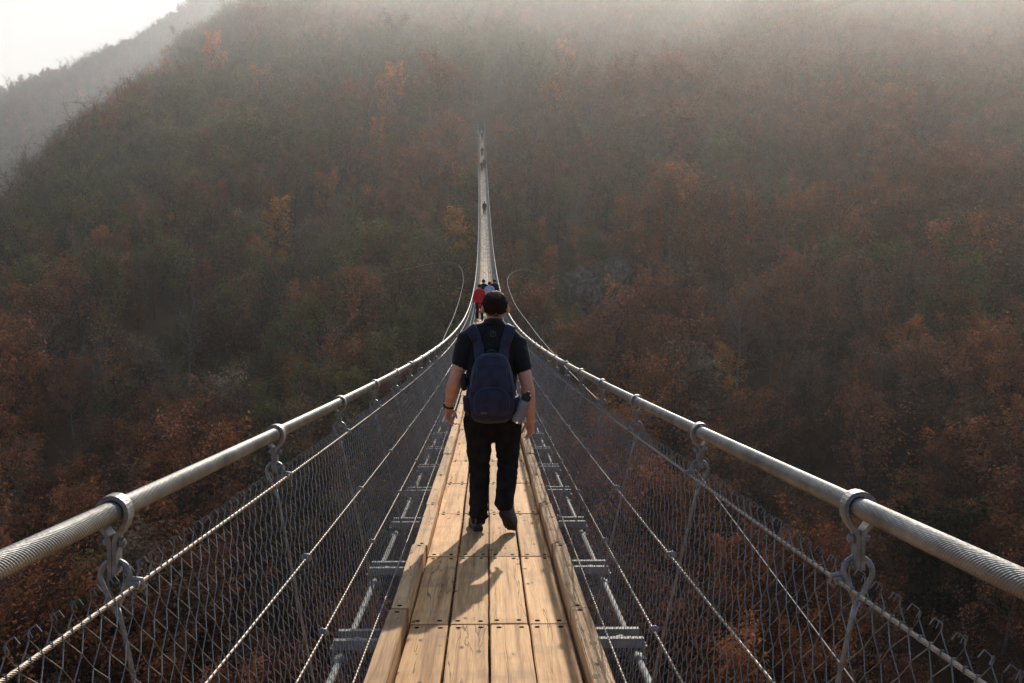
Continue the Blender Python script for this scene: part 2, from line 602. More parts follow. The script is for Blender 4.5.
# bright trees one can tell apart: pixel of the crown's middle, pixel height, tone, proto, label
OR = (0.80, 0.29, 0.06); YE = (0.85, 0.42, 0.08); RU = (0.36, 0.13, 0.05); GR = (0.05, 0.06, 0.025); PA = (0.26, 0.17, 0.07)
BRIGHT = [
    (218, 72, 44, OR, 1, 'large orange tree high on the slope below the ridge, second orange tree from the sky'),
    (255, 40, 30, RU, 4, 'dull orange tree near the top edge above the large orange tree'),
    (262, 98, 26, OR, 4, 'small orange tree just below and beside the large orange tree of the upper slope'),
    (166, 72, 26, YE, 1, 'pale orange tree on the ridge line against the far hill'),
    (390, 104, 34, OR, 0, 'round orange tree up the slope to the left of the bridge end'),
    (381, 150, 36, OR, 1, 'narrow bright orange tree below the round one, level with the bridge end'),
    (440, 108, 46, RU, 0, 'broad red-brown tree on the slope just left of the bridge end'),
    (328, 202, 26, OR, 4, 'small orange bush-like tree midway between ridge and bridge'),
    (278, 240, 48, YE, 1, 'tall golden orange tree standing alone in the middle of the left slope'),
    (287, 270, 18, YE, 4, 'low golden shrub at the foot of the tall golden tree'),
    (175, 231, 16, YE, 4, 'tiny yellow shrub far left of the tall golden tree'),
    (229, 200, 20, (0.20, 0.17, 0.05), 4, 'small yellow-green tree above the tiny yellow shrub on the left slope'),
    (155, 308, 26, RU, 1, 'upper one of two faint orange trees on the lower left slope'),
    (138, 328, 36, (0.30, 0.12, 0.04), 1, 'lower one of two faint orange trees on the lower left slope'),
    (37, 408, 26, OR, 1, 'orange tree at the left border above its taller neighbour, over the left cable'),
    (46, 440, 46, (0.38, 0.15, 0.035), 1, 'taller orange tree at the left border, just above the left cable'),
    (230, 375, 60, (0.13, 0.05, 0.024), 0, 'wide rust brown tree on the dark slope above the left cable'),
    (190, 366, 56, (0.07, 0.055, 0.045), 5, 'nearly bare tree with pale trunk left of the wide rust brown tree'),
    (565, 68, 30, OR, 1, 'orange tree in the mist at the top, to the right of the bridge end'),
    (735, 88, 28, PA, 4, 'pale yellow round tree in the mist on the right upper slope'),
    (698, 48, 20, (0.28, 0.13, 0.05), 4, 'small faint orange tree in the mist, highest on the right slope'),
    (684, 162, 50, (0.22, 0.075, 0.035), 0, 'large reddish tree on the upper right slope below the pale yellow one'),
    (600, 213, 16, OR, 4, 'small orange shrub above the rock outcrop'),
    (548, 276, 34, OR, 1, 'slim orange tree beside the rock outcrop, to the right of the bridge deck'),
    (728, 386, 50, YE, 1, 'bright golden tree above the right main cable'),
    (812, 464, 46, (0.26, 0.10, 0.035), 0, 'dull orange tree just above the right main cable near its front clamp'),
    (770, 492, 50, (0.16, 0.07, 0.03), 4, 'rust tree partly hidden by the right main cable'),
    (946, 355, 60, (0.17, 0.07, 0.03), 0, 'large rust tree in the dark wood at the right border'),
    (990, 450, 46, (0.20, 0.12, 0.04), 0, 'ochre yellow tree at the right border above the right cable'),
    (935, 590, 90, (0.045, 0.055, 0.022), 4, 'dark green bushy tree below the right cable in the corner'),
    (900, 470, 60, (0.14, 0.06, 0.03), 0, 'rust brown tree between the ochre tree and the dull orange tree'),
    (977, 262, 36, (0.17, 0.075, 0.035), 4, 'rusty tree on the middle of the right slope close to the border'),
    (515, 118, 22, (0.34, 0.18, 0.05), 4, 'ochre tree just right of the top of the bridge end'),
    (540, 128, 26, (0.28, 0.14, 0.05), 0, 'larger ochre tree further right of the bridge end'),
    (520, 150, 18, (0.30, 0.15, 0.05), 4, 'low ochre shrub under the bridge end on its right'),
    (508, 98, 24, (0.30, 0.17, 0.06), 1, 'yellow-brown tree above the bridge end'),
    (495, 116, 12, (0.42, 0.24, 0.07), 4, 'small ochre shrub directly above the top of the bridge'),
    (503, 138, 12, (0.45, 0.22, 0.07), 4, 'small orange-ochre shrub touching the right side of the bridge end'),
    (468, 122, 14, (0.30, 0.15, 0.06), 4, 'brownish shrub touching the left side of the bridge end'),
    (838, 375, 46, (0.10, 0.085, 0.04), 0, 'olive tree right of the bright golden tree'),
    (625, 395, 40, (0.11, 0.05, 0.028), 4, 'dark rust tree behind the third hanger of the right cable'),
    (395, 50, 30, (0.20, 0.10, 0.05), 4, 'brownish orange tree in the mist left of the top middle'),
    (100, 260, 34, (0.05, 0.062, 0.032), 4, 'dark green tree on the left slope below the ridge'),
    (262, 175, 44, (0.07, 0.078, 0.035), 0, 'large olive green tree on the slope right of the ridge'),
]
tree_mesh = {}


def tree_meshes(k):
    if k not in tree_mesh:
        (wv, wf), (lv, lf) = PARTS[k]
        tree_mesh[k] = (np_mesh('trunk', wv, 4, wf, M['bark']), np_mesh('crown', lv, 4, lf, M['leaf']))
    return tree_mesh[k]


taken = []


def plant(name, p, k, s, sw, tint, label, group=None):
    wm, lm = tree_meshes(k)
    t = empty(name, (p.x, p.y, float(height(p.x, p.y))), random.uniform(0, 6.28))
    t.scale = (sw, sw, s)
    tag(t, label, 'tree', group)
    put('trunk', wm, t)
    c = put('crown', lm, t)
    c.color = (*tint, 1)
    return t


HT = [a[1] for a in PROTO]
for cx, cy, hp, tint, k, label in BRIGHT:
    base = ground_hit(cx, cy + hp * 0.45)
    kk = F / base.y
    s = hp * 1.32 / kk / HT[k]
    plant('autumn_tree', base, k, s, s * random.uniform(.95, 1.15), tint, label)
    taken.append((base.x, base.y, 0.55 * s * PROTO[k][2], float(tint[0] > .25)))

# trees along the ridge, seen against the far hill
yy = 200.0
while yy < 560:
    x = float(ridge_x(yy)) + random.uniform(-5, 1.5)
    k = random.choice([1, 2, 3, 3, 5, 5, 2])
    s = random.uniform(.65, 1.05)
    p = Vector((x, yy, 0))
    plant('ridge_tree', p, k, s, s * random.uniform(.9, 1.2), tuple(tone_at(x, yy, rng) * 1.1),
          'thin dark autumn tree in the row along the ridge line against the misty far hill', 'trees along the ridge line')
    taken.append((x, yy, 1.5, 0.0))
    yy += random.uniform(3.4, 6.0)

_r = ground_hit(606, 335)
for q in ((-3, 1), (3, 1), (0, -2), (0, 6)):
    taken.append((_r.x + q[0], _r.y + q[1], 3.2, 1.0))

# the rest of the wood: one mass
pts, tints, scl, prot, rots = [], [], [], [], []
tk = np.array(taken)


def scatter(n, x0, x1, y0, y1, keep, smin, smax):
    sp = math.sqrt((x1 - x0) * (y1 - y0) / n)
    gx_, gy_ = np.meshgrid(np.arange(x0, x1, sp), np.arange(y0, y1, sp))
    xs = gx_.ravel() + rng.uniform(-.5, .5, gx_.size) * sp; ys = gy_.ravel() + rng.uniform(-.5, .5, gx_.size) * sp
    ok = keep(xs, ys)
    xs, ys = xs[ok], ys[ok]
    zs = height(xs, ys)
    for x, y, z in zip(xs, ys, zs):
        dd = np.hypot(tk[:, 0] - x, tk[:, 1] - y)
        if (dd < tk[:, 2] + 0.8).any():
            continue
        # keep the crown of a bright tree in view: nothing tall right in front of it
        low = ((np.abs(tk[:, 0] - x - (tk[:, 1] - y) * tk[:, 0] / np.maximum(tk[:, 1], 1)) < tk[:, 2] + 1.4) & (tk[:, 1] - y > 0) & (tk[:, 1] - y < 5 + 2.0 * tk[:, 2]) & (tk[:, 3] > 0)).any()
        if abs(x + 1.5 * (y / 240) ** 2 - max(0, y - 241) * .19) < 5 and 200 < y < 276:
            continue
        a = mnoise.noise(Vector((x / 30, y / 30, 4.4)))
        k = rng.choice(6, p=np.array([.25, .15, .23, .12, .17, .08]))
        pts.append((x, y, z)); prot.append(k)
        s = rng.uniform(smin, smax) * (1 + .25 * a)
        if low:
            s = rng.uniform(.36, .50); prot[-1] = 4
        scl.append((s * rng.uniform(.85, 1.2), s * rng.uniform(.85, 1.2), s))
        rots.append((rng.normal(0, .06), rng.normal(0, .06), rng.uniform(0, 6.28)))
        tints.append(tone_at(x, y, rng))


scatter(25500, -300, 340, 72, 605, lambda x, y: (x > -.58 * y - 18) & (x < .56 * y + 14) & (x > ridge_x(y) - 22), .60, 1.30)
n_main = len(pts)
scatter(9500, -1000, -140, 700, 1190, lambda x, y: (height(x, y) > -40) & (x > -.80 * y) & (x < -.15 * y), 1.0, 1.7)
print('forest instances', n_main, len(pts))

V, Q4, pid, mi = [], [], [], []
nv = 0
for k, ((wv, wf), (lv, lf)) in enumerate(PARTS):
    for (v, f, m_) in ((wv, wf, 0), (lv, lf, 1)):
        V.append(v); Q4.append(f + nv); nv += len(v)
        pid.append(np.full(len(v), k)); mi.append(np.full(len(f), m_))
n_proto = nv
V.append(np.array(pts)); pid.append(np.array(prot))
V = np.concatenate(V); Q4 = np.concatenate(Q4); pid = np.concatenate(pid).astype(np.int32); mi = np.concatenate(mi).astype(np.int32)
fm = np_mesh('forest', V, 4, Q4, [M['bark'], M['leaf_wood']])
fm.polygons.foreach_set('material_index', mi)


def attr(me, name, typ, data, key='value'):
    a_ = me.attributes.new(name, typ, 'POINT')
    a_.data.foreach_set(key, np.ascontiguousarray(data).ravel())


pad = lambda d, w, fill: np.concatenate([np.full((n_proto, w), fill, np.float32), np.array(d, np.float32)])
attr(fm, 'pid', 'INT', pid)
attr(fm, 'is_pt', 'INT', (np.arange(len(V)) >= n_proto).astype(np.int32))
attr(fm, 'rot', 'FLOAT_VECTOR', pad(rots, 3, 0), 'vector')
attr(fm, 'scl', 'FLOAT_VECTOR', pad(scl, 3, 1), 'vector')
attr(fm, 'tint', 'FLOAT_VECTOR', pad(tints, 3, .05), 'vector')
forest = link('forest', fm)
tag(forest, 'dense brown, rust and olive autumn wood covering both hillsides', None, None, 'stuff')

ng = bpy.data.node_groups.new('forest_scatter', 'GeometryNodeTree')
ng.interface.new_socket('Geometry', in_out='INPUT', socket_type='NodeSocketGeometry')
ng.interface.new_socket('Geometry', in_out='OUTPUT', socket_type='NodeSocketGeometry')
gi, go = ng.nodes.new('NodeGroupInput'), ng.nodes.new('NodeGroupOutput')
L = ng.links.new


def named(name, typ):
    n = ng.nodes.new('GeometryNodeInputNamedAttribute')
    n.data_type = typ
    n.inputs['Name'].default_value = name
    return n.outputs[0]


def eq(sock, v):
    n = ng.nodes.new('FunctionNodeCompare')
    n.data_type = 'INT'; n.operation = 'EQUAL'
    L(sock, n.inputs[2]); n.inputs[3].default_value = v
    return n.outputs[0]


s0 = ng.nodes.new('GeometryNodeSeparateGeometry'); s0.domain = 'POINT'
L(gi.outputs[0], s0.inputs[0]); L(eq(named('is_pt', 'INT'), 1), s0.inputs[1])
jn = ng.nodes.new('GeometryNodeJoinGeometry')
for k in range(len(PARTS)):
    sp = ng.nodes.new('GeometryNodeSeparateGeometry'); sp.domain = 'POINT'
    L(s0.outputs[1], sp.inputs[0]); L(eq(named('pid', 'INT'), k), sp.inputs[1])
    ip = ng.nodes.new('GeometryNodeInstanceOnPoints')
    L(s0.outputs[0], ip.inputs['Points']); L(eq(named('pid', 'INT'), k), ip.inputs['Selection'])
    L(sp.outputs[0], ip.inputs['Instance'])
    er = ng.nodes.new('FunctionNodeEulerToRotation')
    L(named('rot', 'FLOAT_VECTOR'), er.inputs[0]); L(er.outputs[0], ip.inputs['Rotation'])
    L(named('scl', 'FLOAT_VECTOR'), ip.inputs['Scale'])
    L(ip.outputs[0], jn.inputs[0])
L(jn.outputs[0], go.inputs[0])
md = forest.modifiers.new('scatter', 'NODES')
md.node_group = ng

# rock outcrop beside the bridge
rp = ground_hit(606, 335)
bm = bmesh.new()
bmesh.ops.create_icosphere(bm, subdivisions=7, radius=1)
for v in bm.verts:
    p = v.co.copy()
    q = Vector((p.x * 5.0, p.y * 3.5, p.z * 5.5))
    n_ = mnoise.noise(Vector((q.x * .35, q.y * .35, q.z * .06))) * 2.6 + abs(mnoise.noise(Vector((q.x * .9, q.y * .9, q.z * .14)))) * 2.2 + mnoise.noise(q * .35) * 1.6 + abs(mnoise.noise(Vector((q.x * 1.9, q.y * 1.9, q.z * .8)))) * 1.0 - abs(mnoise.noise(Vector((q.x * 3.5, q.y * 3.5, q.z * 2.2)))) * .5
    v.co = q + p * n_
bm_me = bpy.data.meshes.new('rock_outcrop')
bm.to_mesh(bm_me); bm.free()
bm_me.materials.append(simple('rock', (0.16, 0.12, 0.088), .95, 0, .8, 1.1, 1.0, 5, .05))
ro = link('rock_outcrop', bm_me)
ro.location = (rp.x + .5, rp.y + 5.0, rp.z + 4.5)
tag(ro, 'grey rocky cliff among the trees, right of the bridge deck', 'rock')

# ------------------------------------------------------------------ the bridge
HC, SL, CC = 1.46, 0.0972, 0.000802
PIT, Y0 = 1.605, 2.10
CAB_L, CAB_U, CAB_R = 0.725, 1.120, 0.0208


def deck(Y, lat=0.0, up=0.0):
    return Vector((-1.5 * (Y / 240) ** 2 * (Y > 0) + lat, Y, -HC - SL * Y + CC * Y * Y + up))


def slope(Y):
    return -SL + 2 * CC * Y


I0 = -4
I1 = int((END_Y - Y0) / PIT)
seams = [Y0 + i * PIT for i in range(I0, I1 + 1)]
bridge = empty('suspension_bridge', (0, 0, 0))
tag(bridge, 'long sagging pedestrian suspension bridge with plank deck, steel cables and chain-link sides', 'bridge')


def path(lat, up, y0, y1, step):
    n = max(2, int((y1 - y0) / step))
    return np.array([deck(y, lat, up)[:] for y in np.linspace(y0, y1, n)])


def rope_mesh(lat, up, Rr, lobes, depth, lay, near_to, step, y0=-5.5, sgn=1):
    """twisted strand: lobed section that turns along its length, plain beyond near_to"""
    mb = MB()
    P = path(lat, up, y0, near_to, step)
    n = lobes * 4
    U, W = ring_frames(P)
    a = np.arange(n) * 2 * math.pi / n
    rr = Rr * (1 - depth + depth * np.abs(np.cos(a * lobes / 2)) ** 0.7)
    s = np.concatenate([[0], np.cumsum(np.linalg.norm(np.diff(P, axis=0), axis=1))])
    th = a[None, :] + sgn * s[:, None] * math.tau / lay
    vs = P[:, None, :] + rr[None, :, None] * (np.cos(th)[..., None] * U[:, None, :] + np.sin(th)[..., None] * W[:, None, :])
    k = len(P)
    i = np.arange(k - 1)[:, None]; q = np.arange(n)[None, :]
    fq = np.stack([i * n + q, i * n + (q + 1) % n, (i + 1) * n + (q + 1) % n, (i + 1) * n + q], -1).reshape(-1, 4)
    mb.add(vs.reshape(-1, 3), fq.tolist())
    mb.tube(path(lat, up, near_to - .005, END_Y + 3, 1.2), Rr * 0.98, 8)
    return mb


for s in (-1, 1):
    rope_mesh(s * CAB_L, CAB_U, CAB_R, 17, .16, .17, 10.0, .008, sgn=-s).build('main_cable', M['cable'], bridge, True)
    mb = MB()
    mb.tube(path(s * .725, -.135, -5.5, END_Y + 2, .5), .0175, 10)
    mb.build('lower_cable', M['dull'], bridge, True)
ROPES = [(.687, .972, .0046), (.628, .685, .0036), (.573, .42, .0036), (.516, .13, .0036)]
for s in (-1, 1):
    for la, u, rr in ROPES:
        mb = rope_mesh(s * la, u, rr, 6, .38, .055, 14.0, .007, sgn=-s)
        y_ = np.arange(-.5, 16, .041)
        c_ = np.array([deck(y, s * la, u)[:] for y in y_])
        n_ = len(y_)
        r_ = rr + .0012
        lo = c_ + np.array([s * r_ * .9, 0, -r_]); mi_ = c_ + np.array([-s * r_ * .9, .006, -r_ * .3]); hi = c_ + np.array([-s * r_ * .3, .010, r_]); ot = c_ + np.array([s * r_, .014, r_ * .5])
        for a_, b_ in ((lo, mi_), (mi_, hi), (hi, ot)):
            v_, f_ = seg_tubes(a_, b_, .00135, 4)
            mb.add(v_, f_.tolist(), 1)
        mb.build('wire_rope', [M['rope'], M['wire']], bridge, True)


# chain link sides
def fence(s):
    top, bot = np.array([.697, .998]), np.array([.500, -.02])
    A, B, RR = [], [], []
    r = np.random.default_rng(40 + s)
    Lf = np.linalg.norm(top - bot)
    nrm = np.array([top[1] - bot[1], -(top[0] - bot[0])]) / Lf

    def run(y0, y1, w, hh, rad):
        n = int((y1 - y0) / w)
        m = int(Lf / hh / 2) * 2
        for j in range(n):
            yc = y0 + (j + .5) * w
            wob = r.normal(0, .0016, m + 1)
            sway = .004 * math.sin(yc * 1.7 + s) + r.normal(0, .0012)
            P = []
            for q in range(m + 1):
                f = q / m
                la, u = bot + (top - bot) * f
                side = 1 if (q + j) % 2 == 0 else -1
                off = side * (w * .5 + rad * .6) + wob[q] + sway * math.sin(f * 3)
                dep = .0028 * (1 if q % 2 else -1) + .006 * math.sin(yc * 3.1 + u * 4)
                la += nrm[0] * dep; u += nrm[1] * dep
                P.append(deck(yc + off, s * la, u)[:])
            A.extend(P[:-1]); B.extend(P[1:]); RR.extend([rad] * m)
            if y1 < 60:
                # bent wire ends above the top rope: neighbours meet in pairs
                e = Vector(P[-1]); t = Vector((0, 1, slope(yc)))
                dr = 1 if (m + j) % 2 == 0 else -1
                jit = r.uniform(.75, 1.3)
                h1 = e + Vector((s * .002, 0, .014 * jit)) + t * (.003 * dr)
                h2 = h1 + Vector((-s * .008 * jit, 0, .007)) + t * (.010 * dr)
                h3 = h2 + Vector((-s * .007, 0, -.012)) + t * (.003 * dr)
                A.extend([e[:], h1[:], h2[:]]); B.extend([h1[:], h2[:], h3[:]]); RR.extend([rad] * 3)

    run(-1.2, 40, .041, .0365, .00118)
    run(40, 100, .082, .073, .0019)
    run(100, END_Y, .20, .13, .0032)
    v, f = seg_tubes(A, B, RR, 4)
    return link('chain_link_mesh', np_mesh('chain_link_mesh', v, 4, f, M['wire'], True), bridge)


fence(-1); fence(1)


# hangers
def strap_mesh():
    mb = MB()
    prof = []
    for a in np.linspace(0, math.pi, 13):
        prof.append((math.cos(a) * .0285, math.sin(a) * .0285))
    right = [(.0046, -.122), (.0046, -.058), (.0075, -.048), (.022, -.030), (.0285, -.012)]
    prof = right + prof + [(-x, z) for x, z in reversed(right)]
    P = np.array(prof)
    T = np.gradient(P, axis=0); T /= np.linalg.norm(T, axis=1)[:, None]
    Nn = np.stack([T[:, 1], -T[:, 0]], 1)
    th, hw = .0042, .017
    vs, fs = [], []
    for i, (p, n_) in enumerate(zip(P, Nn)):
        h = hw
        for (o, y) in ((th, -h), (th, h), (-th, h), (-th, -h)):
            q = p + n_ * o
            vs.append((q[0], y, q[1]))
    k = len(P)
    for i in range(k - 1):
        for q in range(4):
            w = (q + 1) % 4
            fs.append([i * 4 + q, i * 4 + w, i * 4 + 4 + w, i * 4 + 4 + q])
    fs += [[3, 2, 1, 0], [(k - 1) * 4 + q for q in range(4)]]
    mb.add(vs, fs)
    return mb


def bolt_mb():
    mb = MB()
    mb.tube([(-.022, 0, -.062), (.022, 0, -.062)], .0050, 8)
    mb.tube([(-.019, 0, -.062), (-.0105, 0, -.062)], .0095, 6)
    mb.tube([(.0105, 0, -.062), (.019, 0, -.062)], .0095, 6)
    return mb


def pin_mb():
    mb = MB()
    mb.tube([(-.011, 0, -.108), (.011, 0, -.108)], .005, 8)
    return mb


def rod_mb(s):
    """eye and hanger rod, from the clamp down to the cross beam; origin at the cable's centre"""
    mb = MB()
    eye = [(0, 0, -.198), (.008, .003, -.180)]
    for a in np.linspace(-.16 * math.pi, 1.16 * math.pi, 18):
        eye.append((math.cos(a) * .0285, .004 * math.sin(a), -.128 + math.sin(a) * .0285))
    eye += [(-.008, -.003, -.180), (0, 0, -.200)]
    mb.tube(eye, .0060, 8)
    mb.tube([(0, 0, -.186), (-s * .012, 0, -.222), (-s * .205, 0, -1.165)], [.0080, .0054, .0052], 8)
    mb.tube([(-s * .198, 0, -1.128), (-s * .201, 0, -1.142)], .014, 6)
    return mb


strap_me = strap_mesh().mesh('cable_clamp', M['strap'])
bolt_me = bolt_mb().mesh('bolt', M['galv'])
pin_me = pin_mb().mesh('pin', M['galv'])
rod_me = {s: rod_mb(s).mesh('hanger', M['strap'], True) for s in (-1, 1)}
full_me = {}
for s in (-1, 1):
    a_ = strap_mesh(); q = bolt_mb(); w = rod_mb(s)
    for z in (q, w):
        a_.add(np.concatenate(z.v), z.f)
    full_me[s] = a_.mesh('hanger', M['strap'])


def clip_mb(s):
    mb = MB()
    mb.tube([(s * .016, -.004, .006), (s * .004, -.006, .016), (-s * .012, -.004, .012), (-s * .016, 0, -.004), (-s * .006, .004, -.012)], .0045, 7)
    mb.box((s * .004, 0, .002), (.022, .020, .018), bev=.003)
    return mb


clip_me = {s: clip_mb(s).mesh('rope_clip', M['galv'], True) for s in (-1, 1)}
far_h = MB()
count = 0
for i, y in enumerate(seams):
    if y < 0.2:
        continue
    n_i = int(round((y - Y0) / PIT))
    for s in (-1, 1):
        c = deck(y, s * CAB_L, CAB_U)
        rot = (math.atan(slope(y)) * .5 + random.uniform(-.02, .02), random.uniform(-.03, .03), random.uniform(-.05, .05))
        if n_i < 50:
            if n_i < 14:
                h = put('hanger', rod_me[s], bridge, c, rot)
                put('cable_clamp', strap_me, h)
                put('bolt', bolt_me, h)
                put('pin', pin_me, h)
            else:
                h = put('hanger', full_me[s], bridge, c, rot)
        else:
            far_h.tube([deck(y, s * CAB_L, CAB_U + .03), deck(y, s * .52, -.04)], .010, 4)
            far_h.box(deck(y, s * CAB_L, CAB_U - .01), (.07, .035, .09))
        if n_i < 12:
            for la, u, rr in ROPES[:3]:
                if u < .9 or n_i < 12:
                    put('rope_clip', clip_me[s], bridge, deck(y, s * (la + .002), u), (0, 0, random.uniform(-.3, .3)))
fh = far_h.build('hanger', M['strap'], bridge)
tag(fh, None, None, None, 'stuff')

# cross beams: two angle irons with gussets and cable plates
cb = MB()
for dy in (-.085, .085):
    sg = 1 if dy > 0 else -1
    cb.box((0, dy, -.050), (1.52, .038, .006), bev=.001)
    cb.box((0, dy + sg * .0195, -.070), (1.52, .006, .046), bev=.001)
for s in (-1, 1):
    cb.box((s * .56, 0, -.078), (.10, .158, .006))
    rotg = Matrix.Rotation(s * .7, 3, 'Z')
    cb.box((s * .60, -.05, -.062), (.17, .022, .005), 0, rotg)
    cb.box((s * .74, 0, -.104), (.085, .11, .008), bev=.002)
    cb.box((s * .74, 0, -.166), (.075, .10, .006))
    for dx in (-.033, .033):
        cb.tube([(s * .74 + dx, .03, -.09), (s * .74 + dx, .03, -.185)], .005, 6)
        cb.tube([(s * .74 + dx, -.03, -.09), (s * .74 + dx, -.03, -.185)], .005, 6)
cb_me = cb.mesh('crossbeam', M['dull'])
far_b = MB()
for y in seams:
    n_i = int(round((y - Y0) / PIT))
    if n_i < 96:
        put('crossbeam', cb_me, bridge, deck(y), (math.atan(slope(y)), 0, 0))
    else:
        far_b.box(deck(y, 0, -.07), (1.52, .18, .04))
tag(far_b.build('crossbeam', M['galv'], bridge), None, None, None, 'stuff')


# deck planks and curbs
def plank_mesh(name, w, l, t, mats, seed, two=True):
    r = random.Random(seed)
    bm = bmesh.new()
    bmesh.ops.create_cube(bm, size=1)
    for v in bm.verts:
        v.co = Vector((v.co.x * w, v.co.y * l, v.co.z * t))
    bmesh.ops.subdivide_edges(bm, edges=[e for e in bm.edges if abs(e.verts[0].co.y - e.verts[1].co.y) > l * .5], cuts=7)
    b1, b2 = r.uniform(-.003, .003), r.uniform(-.003, .003)
    for v in bm.verts:
        f = v.co.y / l
        v.co.x += b1 * math.cos(f * math.pi) + r.uniform(-.0012, .0012)
        v.co.z += b2 * math.cos(f * math.pi) + r.uniform(-.0006, .0006)
    bmesh.ops.bevel(bm, geom=[e for e in bm.edges if e.calc_face_angle(0) > 1.0], offset=.004, segments=2, affect='EDGES')
    bm.verts.index_update()
    mb = MB()
    mb.add([v.co[:] for v in bm.verts], [[v.index for v in f.verts] for f in bm.faces])
    bm.free()
    for sy in (-1, 1):
        for sx in ((-1, 1) if two else (0,)):
            x, y = sx * w * .30 + r.uniform(-.006, .006), sy * (l / 2 - .05 + r.uniform(-.006, .006))
            a = np.arange(10) * math.tau / 10
            ring = lambda R_, z: [(x + math.cos(q) * R_, y + math.sin(q) * R_, z) for q in a]
            vs = ring(.0130, t / 2 - .001) + ring(.0125, t / 2 + .0022) + ring(.007, t / 2 + .0040)
            fs = [[i, (i + 1) % 10, 10 + (i + 1) % 10, 10 + i] for i in range(10)] + [[10 + i, 10 + (i + 1) % 10, 20 + (i + 1) % 10, 20 + i] for i in range(10)] + [[20 + i for i in range(10)]]
            mb.add(vs, fs, 1)
    return mb.mesh(name, mats)


PW, PT = .187, .045
planks = [plank_mesh('plank', PW, PIT - .015, PT, [M['wood'], M['screw']], 90 + i) for i in range(7)]
curbs = [plank_mesh('curb_beam', .088, PIT - .006, .125, [M['curb'], M['screw']], 190 + i, False) for i in range(5)]
far_p, far_c = MB(), MB()
for i in range(len(seams) - 1):
    ym = (seams[i] + seams[i + 1]) / 2
    n_i = int(round((seams[i] - Y0) / PIT))
    sl = math.atan(slope(ym))
    for q, la in enumerate((-.3005, -.1, .1, .3005)):
        if -3 <= n_i < 22:
            p = put('plank', planks[random.randrange(7)], bridge,
                    deck(ym, la + random.uniform(-.0022, .0022), -PT / 2 + random.uniform(-.0025, .0025)) + Vector((0, random.uniform(-.002, .002), 0)),
                    (sl + random.uniform(-.0012, .0012), random.uniform(-.006, .006), random.uniform(-.0015, .0015) + (math.pi if random.random() < .5 else 0)))
            if abs(p.rotation_euler.z) > 1:
                p.rotation_euler.x *= -1
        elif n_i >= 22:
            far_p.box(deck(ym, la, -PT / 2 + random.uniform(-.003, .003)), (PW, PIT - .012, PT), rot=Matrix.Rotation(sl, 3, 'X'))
    for s in (-1, 1):
        if -3 <= n_i < 47:
            k = random.randrange(5)
            put('curb_beam', curbs[k], bridge, deck(ym, s * (.447 + random.uniform(-.006, .007)), .018 + random.uniform(-.004, .004)),
                (sl + random.uniform(-.002, .002), random.uniform(-.02, .02), random.uniform(-.003, .003)))
        elif n_i >= 47:
            far_c.box(deck(ym, s * .447, .018), (.088, PIT - .012, .125), rot=Matrix.Rotation(sl, 3, 'X'))
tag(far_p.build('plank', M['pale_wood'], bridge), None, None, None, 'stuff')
tag(far_c.build('curb_beam', M['curb'], bridge), None, None, None, 'stuff')

# thin slack wires and the wind guys
def smooth_path(P, n=60):
    P = np.array(P, float)
    t = np.linspace(0, len(P) - 1, n)
    out = []
    for u in t:
        i = min(int(u), len(P) - 2); f = u - i
        p0, p1, p2, p3 = P[max(i - 1, 0)], P[i], P[i + 1], P[min(i + 2, len(P) - 1)]
        out.append(.5 * ((2 * p1) + (-p0 + p2) * f + (2 * p0 - 5 * p1 + 4 * p2 - p3) * f * f + (-p0 + 3 * p1 - 3 * p2 + p3) * f ** 3))
    return np.array(out)


mb = MB()
mb.tube([deck(Y0 + PIT, .71, .99), deck(Y0, .70, .80), deck(Y0 - PIT, .69, .60)], .0015, 6)
mb.build('tie_wire', M['wire'], bridge)
gl = [deck(17.3, -.73, 1.13), at(446, 333, 25), at(455, 313, 36), at(461, 293, 52), at(463.3, 278, 70), at(460, 267, 88), at(450, 262.5, 100), at(433, 263.5, 112), at(418, 266.5, 122)]
g = Vector(gl[-1]); e = ground_hit(372, 286)
gl.append((g + e) / 2 + Vector((0, 0, .6))); gl.append(e)
rad = np.interp(np.linspace(0, 1, 70), [0, .55, .8, 1], [.005, .010, .018, .010])
mb = MB(); mb.tube(smooth_path(gl, 70), rad, 6)
mb.build('wind_guy', M['guy'], bridge, True)
gr_ = [deck(7.1, .72, 1.0), at(577, 379, 12), at(560, 361, 16), at(533, 329, 27), at(513, 300, 47), at(507.5, 280, 70), at(514, 272, 88), at(528, 270, 105)]
e = ground_hit(560, 282)
gr_.append((Vector(gr_[-1]) + e) / 2); gr_.append(e)
rad = np.interp(np.linspace(0, 1, 70), [0, .3, .65, .75, 1], [.003, .0055, .013, .012, .008])
mb = MB(); mb.tube(smooth_path(gr_, 70), rad, 6)
mb.build('wind_guy', M['guy'], bridge, True)

# landing at the far end
mb = MB()
e = deck(END_Y)
mb.box(e + Vector((0, 3.2, -1.2)), (1.8, 6, 2.3), bev=.05)
mb.build('anchor_block', M['concrete'], bridge)
for s in (-1, 1):
    mb = MB()
    mb.box(e + Vector((s * .80, .6, .30)), (.20, .5, 1.7), bev=.02)
    mb.build('anchor_post', M['concrete'], bridge)
rl = MB()
p0 = e + Vector((-1.4, 2, .0))
for q in range(6):
    b0 = p0 + Vector((-q * 1.3, .5 * q, .1 * q))
    rl.tube([b0 + Vector((0, 0, -1)), b0 + Vector((0, 0, 1))], .035, 6)
for z in (.5, 1.0):
    rl.tube([p0 + Vector((0, 0, z)), p0 + Vector((-6.5, 2.5, .5 + z))], .03, 6)
tag(rl.build('handrail', simple('rail_wood', (.42, .34, .25), .8)), 'pale wooden handrail of the path left of the far bridge end', 'railing')

